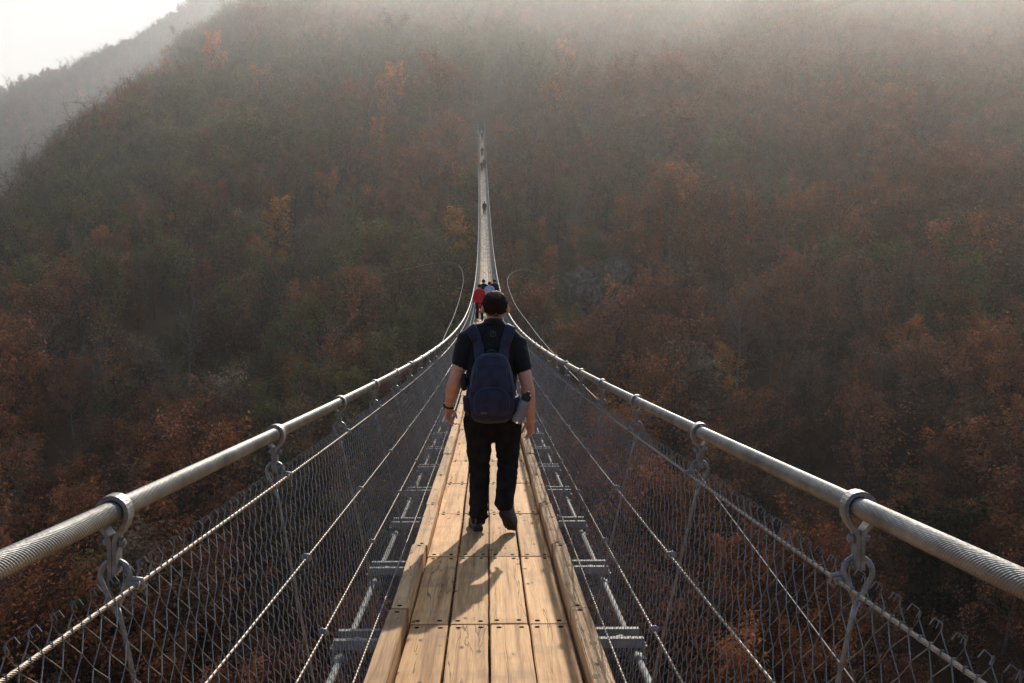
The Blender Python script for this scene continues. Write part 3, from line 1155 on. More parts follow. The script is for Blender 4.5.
# ------------------------------------------------------------------ people
def cloth(name, base, rough=.85, var=.25, scale=14, weave=420):
    m, nt, b = mat(name)
    L = nt.links.new
    tc = N(nt, 'ShaderNodeTexCoord')
    n1 = N(nt, 'ShaderNodeTexNoise', i_Scale=scale, i_Detail=4.0)
    L(tc.outputs['Object'], n1.inputs['Vector'])
    r = ramp(nt, [(.3, tuple(c * (1 - var) for c in base)), (.7, tuple(c * (1 + var) for c in base))])
    L(n1.outputs['Fac'], r.inputs['Fac'])
    L(r.outputs['Color'], b.inputs['Base Color'])
    b.inputs['Roughness'].default_value = rough
    b.inputs['Specular IOR Level'].default_value = .25
    b.inputs['Sheen Weight'].default_value = .15
    n2 = N(nt, 'ShaderNodeTexNoise', i_Scale=weave, i_Detail=1.0)
    L(tc.outputs['Object'], n2.inputs['Vector'])
    bp = N(nt, 'ShaderNodeBump', i_Strength=.3, i_Distance=.002)
    L(n2.outputs['Fac'], bp.inputs['Height'])
    L(bp.outputs['Normal'], b.inputs['Normal'])
    return m


M['skin'] = simple('skin', (.76, .355, .225), .55, 0, .14, 16, .15, 160)
M['black_cloth'] = cloth('black_jersey', (.014, .014, .016))
M['black_trouser'] = cloth('black_trousers', (.021, .018, .0165), .95, .4)
M['black_trouser'].node_tree.nodes['Principled BSDF'].inputs['Sheen Weight'].default_value = 0
M['black_trouser'].node_tree.nodes['Principled BSDF'].inputs['Specular IOR Level'].default_value = .1
M['hair'] = simple('dark_hair', (.040, .018, .011), .6, 0, .6, 60, 1.0, 260, .25)
M['crown_hair'] = simple('thin_brown_hair', (.20, .085, .05), .6, 0, .5, 70, 1.0, 260, .25)
M['navy'] = cloth('navy_nylon', (.030, .030, .056), .7, .35)
M['navy_dark'] = cloth('navy_mesh', (.022, .024, .05), .8, .2)
M['shoe'] = cloth('grey_shoe', (.075, .075, .08), .7)
M['sole'] = simple('rubber_sole', (.03, .026, .024), .8, 0, .3, 20)
M['eye'] = simple('eye', (.5, .48, .45), .25, 0, .05)
M['grey_print'] = simple('grey_print', (.09, .09, .095), .7)


def remesh(mb, voxel, smooth_it, name, mats, disp=None):
    """fuse overlapping closed shapes into one continuous skin"""
    me = mb.mesh('tmp', mats)
    o = bpy.data.objects.new('tmp', me)
    col.objects.link(o)
    m1 = o.modifiers.new('r', 'REMESH'); m1.mode = 'VOXEL'; m1.voxel_size = voxel
    m2 = o.modifiers.new('s', 'SMOOTH'); m2.factor = .5; m2.iterations = smooth_it
    dg = bpy.context.evaluated_depsgraph_get()
    out = bpy.data.meshes.new_from_object(o.evaluated_get(dg))
    bpy.data.objects.remove(o)
    bpy.data.meshes.remove(me)
    out.name = name
    n = len(out.vertices)
    if disp is not None:
        co = np.empty(n * 3, np.float32); out.vertices.foreach_get('co', co)
        no = np.empty(n * 3, np.float32); out.vertices.foreach_get('normal', no)
        co = co.reshape(-1, 3); no = no.reshape(-1, 3)
        d = np.array([disp(Vector(c)) for c in co.tolist()], np.float32)
        out.vertices.foreach_set('co', (co + no * d[:, None]).ravel())
    out.materials.clear()
    for m in mats:
        out.materials.append(m)
    out.polygons.foreach_set('use_smooth', np.ones(len(out.polygons), bool))
    out.update()
    return out


def V3(*a):
    return np.array(a, float)


def limb(mb, pts, n=14, lat=(1, 0, 0)):
    """pts: (pos, r) or (pos, rx, ry); rounded ends"""
    S = [(*p[0], p[1], p[2] if len(p) > 2 else p[1]) for p in pts]
    mb.loft(S, n, lat=lat)
    for s in (S[0], S[-1]):
        mb.sphere(s[:3], min(s[3], s[4]) * .98, 0, 12, 8)


def hand(mb, wrist, elbow, side, curl=.5, scale=1.0):
    """palm, four fingers of unequal length and a thumb, hanging from the wrist; side -1 left, 1 right"""
    w = V3(*wrist)
    d = w - V3(*elbow); d /= np.linalg.norm(d)
    d = d * .55 + V3(0, .10, -1) * .7; d /= np.linalg.norm(d)
    inn = V3(-side, 0, 0); inn -= d * inn.dot(d); inn /= np.linalg.norm(inn)     # palm faces the thigh
    fw = np.cross(d, inn) ; fw = fw if fw[1] > 0 else -fw                        # thumb side is forward
    inn = (inn * .86 - fw * .5); inn -= d * inn.dot(d); inn /= np.linalg.norm(inn)
    fw = np.cross(d, inn); fw = fw if fw[1] > 0 else -fw
    k = scale
    P = lambda a, b_, c: w + (d * a + fw * b_ + inn * c) * k
    mb.loft([(*P(-.01, 0, 0), .026 * k, .021 * k), (*P(.02, .002, 0), .032 * k, .018 * k), (*P(.055, .003, .002), .041 * k, .016 * k), (*P(.088, .002, .005), .040 * k, .013 * k)], 12, lat=fw)
    for i, (b_, ln) in enumerate(((.030, .072), (.0105, .080), (-.010, .074), (-.029, .058))):
        a0 = .078 - .006 * abs(i - 1)
        r0 = (.0098 - .0007 * i) * k
        ang = curl * (.35 + .12 * i)
        p = P(a0, b_, .004); pts = [(p, r0 * 1.05)]
        for q, f in enumerate((.45, .31, .24)):
            ang += curl * (.42 if q else .2)
            p = p + (d * math.cos(ang) + inn * math.sin(ang) + fw * (.05 - .035 * i)) * ln * f * k
            pts.append((p, r0 * (1 - .1 * (q + 1))))
        limb(mb, pts, 9, fw)
    p = P(.018, .026, .008)
    pts = [(p, .0145 * k)]
    for (a_, b_, c_), f in (((.65, .62, .42), .040), ((.86, .30, .40), .030), ((.95, .02, .30), .024)):
        p = p + (d * a_ + fw * b_ + inn * c_) / np.linalg.norm((a_, b_, c_)) * f * k
        pts.append((p, (.0118 - .001 * len(pts)) * k))
    limb(mb, pts, 9, fw)


def person(loc, rz, J, mats, label, group=None, voxel=.006, sc=1.0, fine=True, hood=False, pose_slope=0.0, coat=False):
    """J: joints in metres (x right, y forward, z up). One continuous body; hair and clothes are its children."""
    t = empty('person', loc, rz)
    t.scale = (sc, sc, sc)
    tag(t, label, 'person', group)
    g = lambda k: V3(*J[k])
    lerp = lambda a, b_, f: a + (b_ - a) * f
    pel, chest, neck, head = g('pelvis'), g('chest'), g('neck'), g('head')
    # ---- body
    mb = MB()
    limb(mb, [(pel + V3(0, 0, -.04), .135, .09), (lerp(pel, chest, .5), .13, .085), (chest, .155, .095), (neck + V3(0, -.01, -.07), .12, .07)], 16)
    limb(mb, [(neck + V3(0, -.02, -.09), .062), (neck, .057), (lerp(neck, head, .55), .054)], 14)
    hd = head
    HS = 1.09
    fwd = V3(0, 1, 0)
    n_before = len(mb.v)
    # skull, jaw, nose, ears
    mb.sphere(hd + V3(0, -.008, .022), (.079, .098, .094), 0, 24, 16)
    mb.sphere(hd + V3(0, -.035, -.005), (.072, .068, .075), 0, 20, 14)
    mb.loft([(*(hd + V3(0, .030, .03)), .066, .060), (*(hd + V3(0, .036, -.03)), .062, .055), (*(hd + V3(0, .040, -.075)), .046, .046), (*(hd + V3(0, .050, -.105)), .028, .030)], 18)
    mb.loft([(*(hd + V3(0, .088, .025)), .009, .010), (*(hd + V3(0, .101, -.004)), .011, .012), (*(hd + V3(0, .105, -.026)), .017, .014), (*(hd + V3(0, .094, -.034)), .013, .010)], 10)
    mb.loft([(*(hd + V3(-.045, .078, .036)), .008, .010), (*(hd + V3(0, .094, .034)), .008, .010), (*(hd + V3(.045, .078, .036)), .008, .010)], 8, lat=(0, 0, 1))
    for z, rr in ((-.055, .0075), (-.066, .009)):
        mb.loft([(*(hd + V3(-.024, .078, z)), .004, .005), (*(hd + V3(0, .091, z)), rr, rr), (*(hd + V3(.024, .078, z)), .004, .005)], 8, lat=(0, 0, 1))
    for s in (-1, 1):
        ear = hd + V3(s * .082, -.014, -.004)
        mb.loft([(*(ear + V3(-s * .012, .008, .0)), .012, .022), (*(ear + V3(s * .004, -.004, .003)), .016, .033), (*(ear + V3(s * .013, -.012, .006)), .006, .027)], 12, lat=(0, 1, 0))
    for i_ in range(n_before, len(mb.v)):
        mb.v[i_] = hd + (mb.v[i_] - hd) * HS
    for s, q in ((-1, 'l'), (1, 'r')):
        sh, el, wr = g('shoulder_' + q), g('elbow_' + q), g('wrist_' + q)
        limb(mb, [(lerp(chest, sh, .6) + V3(0, 0, .05), .06), (sh, .062), (lerp(sh, el, .35), .057), (lerp(sh, el, .75), .050), (el, .046), (lerp(el, wr, .22), .0525, .050), (lerp(el, wr, .5), .047, .044), (lerp(el, wr, .85), .033, .030), (wr, .030, .026)], 16)
        hand(mb, wr, el, s, J.get('curl', .6))
        hp, kn, an = g('hip_' + q), g('knee_' + q), g('ankle_' + q)
        limb(mb, [(hp, .085), (lerp(hp, kn, .4), .075), (kn, .055), (lerp(kn, an, .3), .055), (lerp(kn, an, .8), .038), (an, .036)], 14)
        to = g('toe_' + q)
        limb(mb, [(an + V3(0, -.01, -.01), .036), (lerp(an, to, .45) + V3(0, 0, .012), .028), (lerp(an, to, .72) + V3(0, 0, .012), .020)], 12)
    link('body', remesh(mb, voxel, 4 if fine else 2, 'body', [mats['skin']]), t)
    for s in (-1, 1):
        e_ = MB(); e_.sphere(hd + V3(s * .031, .083, .016), (.0115, .009, .0085), 0, 10, 8)
        e_.sphere(hd + V3(s * .031, .0905, .016), (.005, .003, .005), 1, 8, 6)
        e_.v = [hd + (q_ - hd) * HS for q_ in e_.v]
        link('eye', e_.mesh('eye', [M['eye'], M['sole']], True), t)
    # ---- hair
    hb = MB()
    hb.sphere(hd + V3(0, -.016, .028), (.086, .100, .096), 0, 26, 18)
    hb.sphere(hd + V3(0, -.045, -.012), (.079, .066, .072), 0, 20, 14)
    hb.v = [hd + (q_ - hd) * HS for q_ in hb.v]
    hm = remesh(hb, max(.005, voxel * .8), 2, 'hair', [mats['hair']], lambda c: .004 * mnoise.noise(c * 60) + .004 * mnoise.noise(c * 150) - .010 * max(0, min(1, (.035 - (c.z - hd[2])) / .08)))
    bm = bmesh.new(); bm.from_mesh(hm)
    jag = lambda c: .010 * mnoise.noise(c * 90) + .006 * mnoise.noise(c * 200)
    kill = [v for v in bm.verts if (v.co.y - hd[1] > .045 - .55 * (v.co.z - hd[2] - .10) * (v.co.z - hd[2] < .10) and v.co.z - hd[2] < .085)
            or v.co.z - hd[2] < -.052 + 5.0 * (v.co.x - hd[0]) ** 2 + jag(v.co) or (abs(v.co.x - hd[0]) > .055 and v.co.z - hd[2] < -.02 and v.co.y - hd[1] > -.03)]
    bmesh.ops.delete(bm, geom=kill, context='VERTS')
    bm.to_mesh(hm); bm.free()
    if fine:
        hm.materials.append(M['crown_hair'])
        for p_ in hm.polygons:
            d_ = V3(*p_.center) - (hd + V3(.004, -.055, .105) )
            if (d_[0] / .052) ** 2 + (d_[1] / .06) ** 2 + (d_[2] / .05) ** 2 + .6 * mnoise.noise(Vector(p_.center) * 80) < 1:
                p_.material_index = 1
        hv = np.array([v.co[:] for v in hm.vertices]); hn = np.array([v.normal[:] for v in hm.vertices])
        rs = np.random.default_rng(5)
        pk = rs.integers(0, len(hv), 3500)
        A_ = hv[pk] - hn[pk] * .002
        dr = hn[pk] * .55 + V3(0, -.25, -.75) + rs.normal(0, .25, (3500, 3))
        dr[:, :2] += hn[pk][:, :2] * .2
        dr /= np.linalg.norm(dr, axis=1)[:, None]
        B_ = A_ + dr * rs.uniform(.006, .013, 3500)[:, None]
        sv, sf = seg_tubes(A_, B_, .0006, 3)
        hb2 = MB()
        hb2.add(hv, [list(p_.vertices) for p_ in hm.polygons])
        hb2.m = [p_.material_index for p_ in hm.polygons]
        crown = np.array([(((a_ - hd - V3(.004, -.055, .105)) / V3(.052, .06, .05)) ** 2).sum() < 1 for a_ in A_])
        hb2.add(sv, sf.tolist())
        hb2.m[-len(sf):] = np.repeat(crown.astype(int), 3).tolist()
        hm = hb2.mesh('hair', [mats['hair'], M['crown_hair']], True)
    link('hair', hm, t)
    # ---- upper garment
    sb = MB()
    if coat:
        limb(sb, [(pel + V3(0, 0, -.10), .20, .15), (pel + V3(0, 0, .06), .195, .145), (lerp(pel, chest, .55), .19, .14), (chest, .205, .15), (chest + V3(0, -.01, .11), .175, .115), (neck + V3(0, -.012, -.03), .085, .075)], 20)
    else:
        limb(sb, [(pel + V3(0, 0, -.045), .198, .132), (pel + V3(0, 0, .06), .196, .130), (lerp(pel, chest, .5), .186, .128), (chest, .198, .132), (chest + V3(0, -.012, .10), .176, .110), (neck + V3(0, -.015, -.045), .095, .078), (neck + V3(0, -.012, .0), .066, .066)], 22)
    for s, q in ((-1, 'l'), (1, 'r')):
        sh, el, wr = g('shoulder_' + q), g('elbow_' + q), g('wrist_' + q)
        sl_end = .56 if not coat else 1.0
        limb(sb, [(neck + V3(s * .05, -.012, -.025), .060), (lerp(neck, sh, .55) + V3(0, -.012, .012), .072), (sh + V3(0, 0, .002), .076), (lerp(sh, el, .25), .071), (lerp(sh, el, .42), .067), (lerp(sh, el, sl_end), .064)], 18)
        if coat:
            limb(sb, [(el, .066), (lerp(el, wr, .5), .056), (lerp(el, wr, .92), .046)], 14)
    def wr_(c):
        return .006 * mnoise.noise(Vector((c.x * 9, c.y * 9, c.z * 16))) + .004 * mnoise.noise(Vector((c.x * 22 + c.z * 14, c.y * 20, c.z * 30)))
    link(mats.get('top_name', 'shirt'), remesh(sb, voxel * 1.15, 5 if fine else 2, 'shirt', [mats['top']], wr_ if fine else None), t)
    # ---- trousers
    tb = MB()
    limb(tb, [(pel + V3(0, 0, .03), .190, .130), (pel + V3(0, -.01, -.06), .205, .142), (pel + V3(0, -.012, -.11), .185, .130), (pel + V3(0, -.008, -.145), .13, .10)], 20)
    for s, q in ((-1, 'l'), (1, 'r')):
        hp, kn, an = g('hip_' + q), g('knee_' + q), g('ankle_' + q)
        limb(tb, [(hp + V3(0, -.005, -.02), .116, .130), (lerp(hp, kn, .45), .101, .110), (lerp(hp, kn, .85), .085, .089), (lerp(kn, an, .15), .079, .083), (lerp(kn, an, .5), .074, .080), (lerp(kn, an, .78), .070, .075), (lerp(kn, an, .99), .071, .076)], 18)
    J_a = min(J['ankle_l'][2], J['ankle_r'][2])
    def wt_(c):
        low = max(0, 1 - (c.z - .08) / .35)
        kn_ = math.exp(-((c.z - .50) / .10) ** 2)
        return (.007 * mnoise.noise(Vector((c.x * 8, c.y * 8, c.z * 12))) + .0038 * (kn_ + 1.5 * low) * math.sin(c.z * 80 + 9 * mnoise.noise(Vector((c.x * 11, c.y * 11, c.z * 5))))
                + .003 * mnoise.noise(Vector((c.x * 30, c.y * 30, c.z * 45))))
    link('trousers', remesh(tb, voxel * 1.15, 4 if fine else 2, 'trousers', [mats['trousers']], wt_ if fine else None), t)
    # ---- shoes
    for q in ('l', 'r'):
        an, to = g('ankle_' + q), g('toe_' + q)
        heel = g('heel_' + q)
        ax = to - heel; ln = np.linalg.norm(ax); ax /= ln
        side = np.cross(ax, V3(0, 0, 1)); side /= np.linalg.norm(side)
        up = np.cross(side, ax)
        Q = lambda a, u, b_=0: heel + ax * a * ln + up * u + side * b_
        hb = MB()
        hb.loft([(*Q(-.02, .055), .026, .040), (*Q(.06, .062), .037, .058), (*Q(.25, .062), .040, .062), (*Q(.45, .050), .043, .050), (*Q(.68, .040), .050, .037), (*Q(.86, .034), .046, .028), (*Q(1.0, .028), .030, .018)], 18, lat=side, power=2.4)
        hb.loft([(*lerp(Q(.16, .06), an, .0), .040, .045), (*lerp(Q(.16, .09), an, .75), .041, .046)], 14, lat=side)
        sh_ = link('shoe', remesh(hb, voxel, 3, 'shoe', [mats['shoe']], (lambda c: .002 * mnoise.noise(c * 60)) if fine else None), t)
        so_ = MB()
        outl = [(-.03, .022), (.02, .034), (.15, .039), (.35, .036), (.55, .043), (.72, .050), (.88, .046), (1.0, .030), (1.04, .012)]
        vs, n_ = [], len(outl)
        for u, wd in ((.020, 1.0), (.004, 1.04), (-.010, .97)):
            for a_, w_ in outl: vs.append(Q(a_, u + .012 * max(0, a_ - .8), w_ * wd))
            for a_, w_ in reversed(outl): vs.append(Q(a_, u + .012 * max(0, a_ - .8), -w_ * wd))
        m_ = 2 * n_
        fs = [[r_ * m_ + i, r_ * m_ + (i + 1) % m_, (r_ + 1) * m_ + (i + 1) % m_, (r_ + 1) * m_ + i] for r_ in range(2) for i in range(m_)]
        for r_ in (0, 2):
            fs += [[r_ * m_ + i, r_ * m_ + i + 1, r_ * m_ + m_ - 2 - i, r_ * m_ + m_ - 1 - i] for i in range(n_ - 1)]
        so_.add(vs, fs)
        if fine:     # tread lugs
            for a_ in np.linspace(.03, .95, 10):
                w_ = np.interp(a_, [o_[0] for o_ in outl], [o_[1] for o_ in outl])
                rot = Matrix((tuple(side), tuple(ax), tuple(up))).transposed()
                for b_ in (-.5, .5):
                    so_.box(Q(a_, -.012, b_ * w_), (w_ * .78, .014, .008), 0, rot)
        link('sole', so_.mesh('sole', mats['sole']), sh_)
    return t


# the walker with the backpack
PY = 7.80
ground = deck(PY)
TAN = slope(PY)
zs = lambda y: TAN * y
JW = dict(
    pelvis=(-.002, .05, .90), chest=(.004, .055, 1.28), neck=(.016, .055, 1.535), head=(.028, .115, 1.660),
    shoulder_l=(-.187, .05, 1.425), elbow_l=(-.272, .025, 1.135), wrist_l=(-.325, .12, .915),
    shoulder_r=(.197, .05, 1.385), elbow_r=(.262, -.04, 1.105), wrist_r=(.292, -.02, .835),
    hip_l=(-.098, .055, .86), knee_l=(-.092, .05, .485), ankle_l=(-.100, .02, .105), heel_l=(-.100, -.035, .016), toe_l=(-.138, .245, .012 + zs(.245)),
    hip_r=(.112, .05, .86), knee_r=(.122, .085, .475), ankle_r=(.090, -.150, .250), heel_r=(.082, -.200, .190), toe_r=(.150, -.045, .022 + zs(-.045)), curl=.62)
wm_ = dict(skin=M['skin'], hair=M['hair'], top=M['black_cloth'], trousers=M['black_trouser'], shoe=M['shoe'], sole=M['sole'])
WX = .022
walker = person(ground + Vector((WX, 0, 0)), 0, JW, wm_, 'man in black polo shirt and black trousers walking away, carrying a navy backpack', None, .0052, .968)

# polo collar, belt, wristband, print on the shirt's back
mb = MB()
cp = []
for a in np.linspace(0, math.tau, 28, endpoint=False):
    cp.append((JW['neck'][0] + math.sin(a) * .066, JW['neck'][1] - .004 - math.cos(a) * .066, JW['neck'][2] + .018 + .018 * math.cos(a)))
vs = []
for ring, (dr, dz) in enumerate(((0, .026), (.006, .028), (.018, -.012), (.010, -.016))):
    for a, p in zip(np.linspace(0, math.tau, 28, endpoint=False), cp):
        vs.append((p[0] + math.sin(a) * dr, p[1] - math.cos(a) * dr, p[2] + dz))
mb.add(vs, [[r_ * 28 + i, r_ * 28 + (i + 1) % 28, ((r_ + 1) % 4) * 28 + (i + 1) % 28, ((r_ + 1) % 4) * 28 + i] for r_ in range(4) for i in range(28)])
mb.build('collar', M['black_cloth'], walker, True)
mb = MB()
w_, e_ = V3(*JW['wrist_l']), V3(*JW['elbow_l'])
dv = (w_ - e_) / np.linalg.norm(w_ - e_)
u_ = np.cross(dv, V3(0, 1, 0)); u_ /= np.linalg.norm(u_); v_ = np.cross(dv, u_)
c_ = w_ - dv * .012
ringp = [c_ + (u_ * math.cos(a) * .0335 + v_ * math.sin(a) * .0315) for a in np.linspace(0, math.tau, 24, endpoint=False)]
mb.tube(ringp, .0075, 8, closed=True)
mb.box(c_ - u_ * .034, (.014, .03, .03), bev=.003)
mb.build('wristband', M['sole'], walker, True)
mb = MB()
bc = V3(.010, 0, 1.485)


def back_y(x, z):
    """the shirt's back surface, found by a ray"""
    o = next(c for c in walker.children if c.name.startswith('shirt'))
    hit, p, n, i = o.ray_cast(Vector((x, -1, z)), Vector((0, 1, 0)))
    return p.y if hit else -.06


pr = [V3(bc[0] + .020 * math.sin(a), back_y(bc[0] + .020 * math.sin(a), bc[2] + .020 * math.cos(a)) - .001, bc[2] + .020 * math.cos(a)) for a in np.linspace(0, math.tau, 24, endpoint=False)]
mb.tube(pr, .0028, 6, closed=True)
y_ = back_y(bc[0], bc[2]) - .001
mb.tube([(bc[0], y_, bc[2] - .012), (bc[0], y_, bc[2] + .010)], .0026, 6)
mb.tube([(bc[0] - .010, y_, bc[2] + .008), (bc[0], y_, bc[2] + .011), (bc[0] + .010, y_, bc[2] + .008)], .0026, 6)
mb.build('emblem', M['grey_print'], walker)

# backpack
bp_ = empty('backpack', ground + Vector((WX, 0, 0)))
bp_.scale = (.97, .97, .97)
tag(bp_, 'navy blue backpack with front pocket worn on the back of the man in black', 'backpack')
mb = MB()
by = -.085
secs = [(.905, .130, .075), (.922, .155, .098), (.98, .170, .112), (1.08, .167, .110), (1.17, .156, .100), (1.25, .138, .086), (1.30, .116, .066), (1.325, .082, .040)]
mb.loft([(.0, by - d_, z, w_, d_) for z, w_, d_ in secs], 28, power=3.2)
pack = remesh(mb, .0062, 3, 'pack', [M['navy']], lambda c: .006 * mnoise.noise(Vector((c.x * 9, c.y * 9, c.z * 11))) + .003 * mnoise.noise(c * 28))
link('main_compartment', pack, bp_)
mb = MB()
secs = [(.922, .098, .020), (.94, .125, .034), (.995, .130, .044), (1.06, .124, .042), (1.10, .100, .030), (1.125, .062, .014)]
mb.loft([(.0, by - .212, z, w_, d_) for z, w_, d_ in secs], 24, power=3.0)
link('front_pocket', remesh(mb, .006, 3, 'pocket', [M['navy']], lambda c: .005 * mnoise.noise(Vector((c.x * 12, c.y * 9, c.z * 16)))), bp_)


def zip_line(pts, r=.003):
    z_ = MB(); z_.tube(smooth_path(pts, 30), r, 6)
    z_.build('zipper', M['navy_dark'], bp_, True)


def pk_y(x, z):
    o = next(c for c in bp_.children if c.name.startswith('front_pocket'))
    q = next(c for c in bp_.children if c.name.startswith('main_compartment'))
    ys = []
    for k_ in (o, q):
        hit, p, n, i = k_.ray_cast(Vector((x, -1, z)), Vector((0, 1, 0)))
        if hit: ys.append(p.y)
    return min(ys) if ys else by - .2


zip_line([(x, pk_y(x, z) - .001, z) for x, z in ((-.118, .98), (-.116, 1.045), (-.095, 1.088), (-.05, 1.108), (0, 1.113), (.05, 1.108), (.095, 1.088), (.116, 1.045), (.118, .98))])
zip_line([(x, pk_y(x, z) - .001, z) for x, z in ((-.146, 1.05), (-.138, 1.15), (-.112, 1.235), (-.06, 1.268), (0, 1.275), (.06, 1.268), (.112, 1.235), (.138, 1.15), (.146, 1.05))])
mb = MB(); mb.box((-.055, pk_y(-.055, .945) - .002, .945), (.045, .004, .016))
mb.build('name_patch', M['grey_print'], bp_)
mb = MB(); mb.tube(smooth_path([(-.032, by - .03, 1.30), (-.030, by - .035, 1.35), (0, by - .04, 1.37), (.030, by - .035, 1.35), (.032, by - .03, 1.30)], 24), .009, 8)
mb.build('handle', M['navy_dark'], bp_, True)
shirt = next(c for c in walker.children if c.name.startswith('shirt'))
for s in (-1, 1):
    # padded strap: lies on the shirt from the pack's top over the shoulder and down the chest
    mid = []
    sh_ = V3(*JW['shoulder_l' if s < 0 else 'shoulder_r'])
    for x, y, z in ((.075, by - .045, 1.285), (.088, by - .012, 1.335), (.104, -.07, 1.40), (.118, -.03, 1.46), (.130, .02, 1.50), (.135, .08, 1.50), (.130, .14, 1.44), (.125, .175, 1.34), (.128, .18, 1.22), (.145, .14, 1.08), (.165, .02, .98), (.160, by - .04, .92)):
        q = Vector((s * x, y, z))
        ok, p, n_, i_ = shirt.closest_point_on_mesh(q)
        if ok and y > -.08:
            q = p + n_ * .009
        mid.append(q[:])
    P_ = smooth_path(mid, 60)
    T_ = np.gradient(P_, axis=0); T_ /= np.linalg.norm(T_, axis=1)[:, None]
    vs = []
    wdt = np.interp(np.linspace(0, 1, 60), [0, .08, .5, .62, .7, 1], [.036, .039, .040, .034, .014, .012])
    for i, p in enumerate(P_):
        ok, c_, n_, i_ = shirt.closest_point_on_mesh(Vector(p))
        n_ = V3(*n_) if ok else V3(0, -1, 0)
        if i < 8:
            n_ = n_ * (i / 8) + V3(0, -.8, .6) * (1 - i / 8)
        lt = np.cross(T_[i], n_); lt /= np.linalg.norm(lt); n_ = np.cross(lt, T_[i])
        for a_, b_ in ((-1, 0), (-.7, .009), (.7, .009), (1, 0), (.7, -.007), (-.7, -.007)):
            vs.append(p + lt * wdt[i] * a_ + n_ * b_)
    mb = MB()
    mb.add(vs, [[i * 6 + q, i * 6 + (q + 1) % 6, (i + 1) * 6 + (q + 1) % 6, (i + 1) * 6 + q] for i in range(59) for q in range(6)] + [list(range(6)), [59 * 6 + q for q in range(6)]])
    mb.build('shoulder_strap', M['navy'], bp_, True)
    mb = MB()
    mb.loft([(s * .158, by - .10, .918, .022, .060), (s * .176, by - .10, .95, .028, .072), (s * .180, by - .10, 1.02, .030, .076), (s * .178, by - .10, 1.035, .030, .076)], 16, power=2.6)
    mb.build('side_pocket', M['navy_dark'], bp_, True)
mb = MB()
mb.loft([(-.205, .02, z_, r_, r_ * 1.4) for z_, r_ in ((1.055, .010), (1.065, .020), (1.10, .024), (1.14, .023), (1.175, .018), (1.185, .008))], 14, power=2.8)
mb.build('strap_pouch', M['sole'], bp_, True)

for s in (-1, 1):
    mb = MB()
    for z in (1.10,):
        mb.tube(smooth_path([(s * .150, by - .02, z + .02), (s * .172, by - .09, z), (s * .160, by - .165, z - .012), (s * .128, pk_y(s * .128, z - .02) - .003, z - .02)], 16), .006, 6)
        mb.box((s * .140, pk_y(s * .140, z - .018) - .006, z - .018), (.026, .010, .022), bev=.002)
    mb.build('compression_strap', M['navy_dark'], bp_, True)
    mb = MB()
    mb.tube(smooth_path([(s * .100, pk_y(s * .100, 1.255) - .002, 1.255), (s * .106, pk_y(s * .106, 1.235) - .006, 1.235), (s * .104, pk_y(s * .104, 1.20) - .004, 1.20)], 10), .0032, 6)
    mb.build('zip_pull', M['grey_print'], bp_, True)

# bottle in the right side pocket
bt = empty('water_bottle', ground + Vector((WX + .180, by - .125, .852)))
bt.rotation_euler = (R(8), R(21), 0)
tag(bt, 'grey translucent water bottle with dark cap tucked in the backpack side pocket', 'bottle')
m, nt, b = mat('smoky_plastic')
b.inputs['Base Color'].default_value = (.33, .33, .35, 1)
b.inputs['Roughness'].default_value = .3
b.inputs['Transmission Weight'].default_value = .25
nz_ = N(nt, 'ShaderNodeTexNoise', i_Scale=18.0)
rp_ = ramp(nt, [(.3, (.25, .25, .27)), (.7, (.36, .36, .38))])
nt.links.new(nz_.outputs['Fac'], rp_.inputs['Fac']); nt.links.new(rp_.outputs['Color'], b.inputs['Base Color'])
mb = MB()
mb.loft([(0, 0, z, r_, r_) for z, r_ in ((-.02, .034), (-.012, .040), (.01, .042), (.06, .042), (.068, .040), (.076, .042), (.125, .042), (.142, .036), (.150, .026), (.158, .025))], 24)
mb.build('flask', m, bt, True)
mb = MB()
mb.loft([(0, 0, z, r_, r_) for z, r_ in ((.152, .030), (.156, .032), (.185, .032), (.190, .028), (.194, .015), (.212, .013), (.216, .009))], 20)
mb.build('cap', M['sole'], bt, True)

# people farther along the deck
def stand(step=.0, arm=.1, lean=0.0):
    return dict(
        pelvis=(0, 0, .90), chest=(0, .01 + lean, 1.27), neck=(0, .015 + lean, 1.52), head=(0, .055 + lean, 1.655),
        shoulder_l=(-.195, .01 + lean, 1.41), elbow_l=(-.25, -.03 + arm * .5, 1.13), wrist_l=(-.27, .03 + arm, .89),
        shoulder_r=(.195, .01 + lean, 1.41), elbow_r=(.25, -.03 - arm * .5, 1.13), wrist_r=(.27, .03 - arm, .90),
        hip_l=(-.10, 0, .86), knee_l=(-.10, .04 + step * .4, .48), ankle_l=(-.10, step, .10), heel_l=(-.10, step - .06, .014), toe_l=(-.12, step + .20, .012),
        hip_r=(.10, 0, .86), knee_r=(.10, .04 - step * .2, .48), ankle_r=(.10, -step, .12), heel_r=(.10, -step - .06, .05), toe_r=(.12, -step + .17, .012), curl=.6)


def outfit(top, trousers, hair=(.03, .02, .015), name='jacket'):
    i = len(bpy.data.materials)
    return dict(skin=M['skin'], hair=simple('hair_%d' % i, hair, .6), top=cloth('cloth_%d' % i, top), trousers=cloth('cloth_%d' % (i + 1), trousers), shoe=M['shoe'], sole=M['sole'], top_name=name)


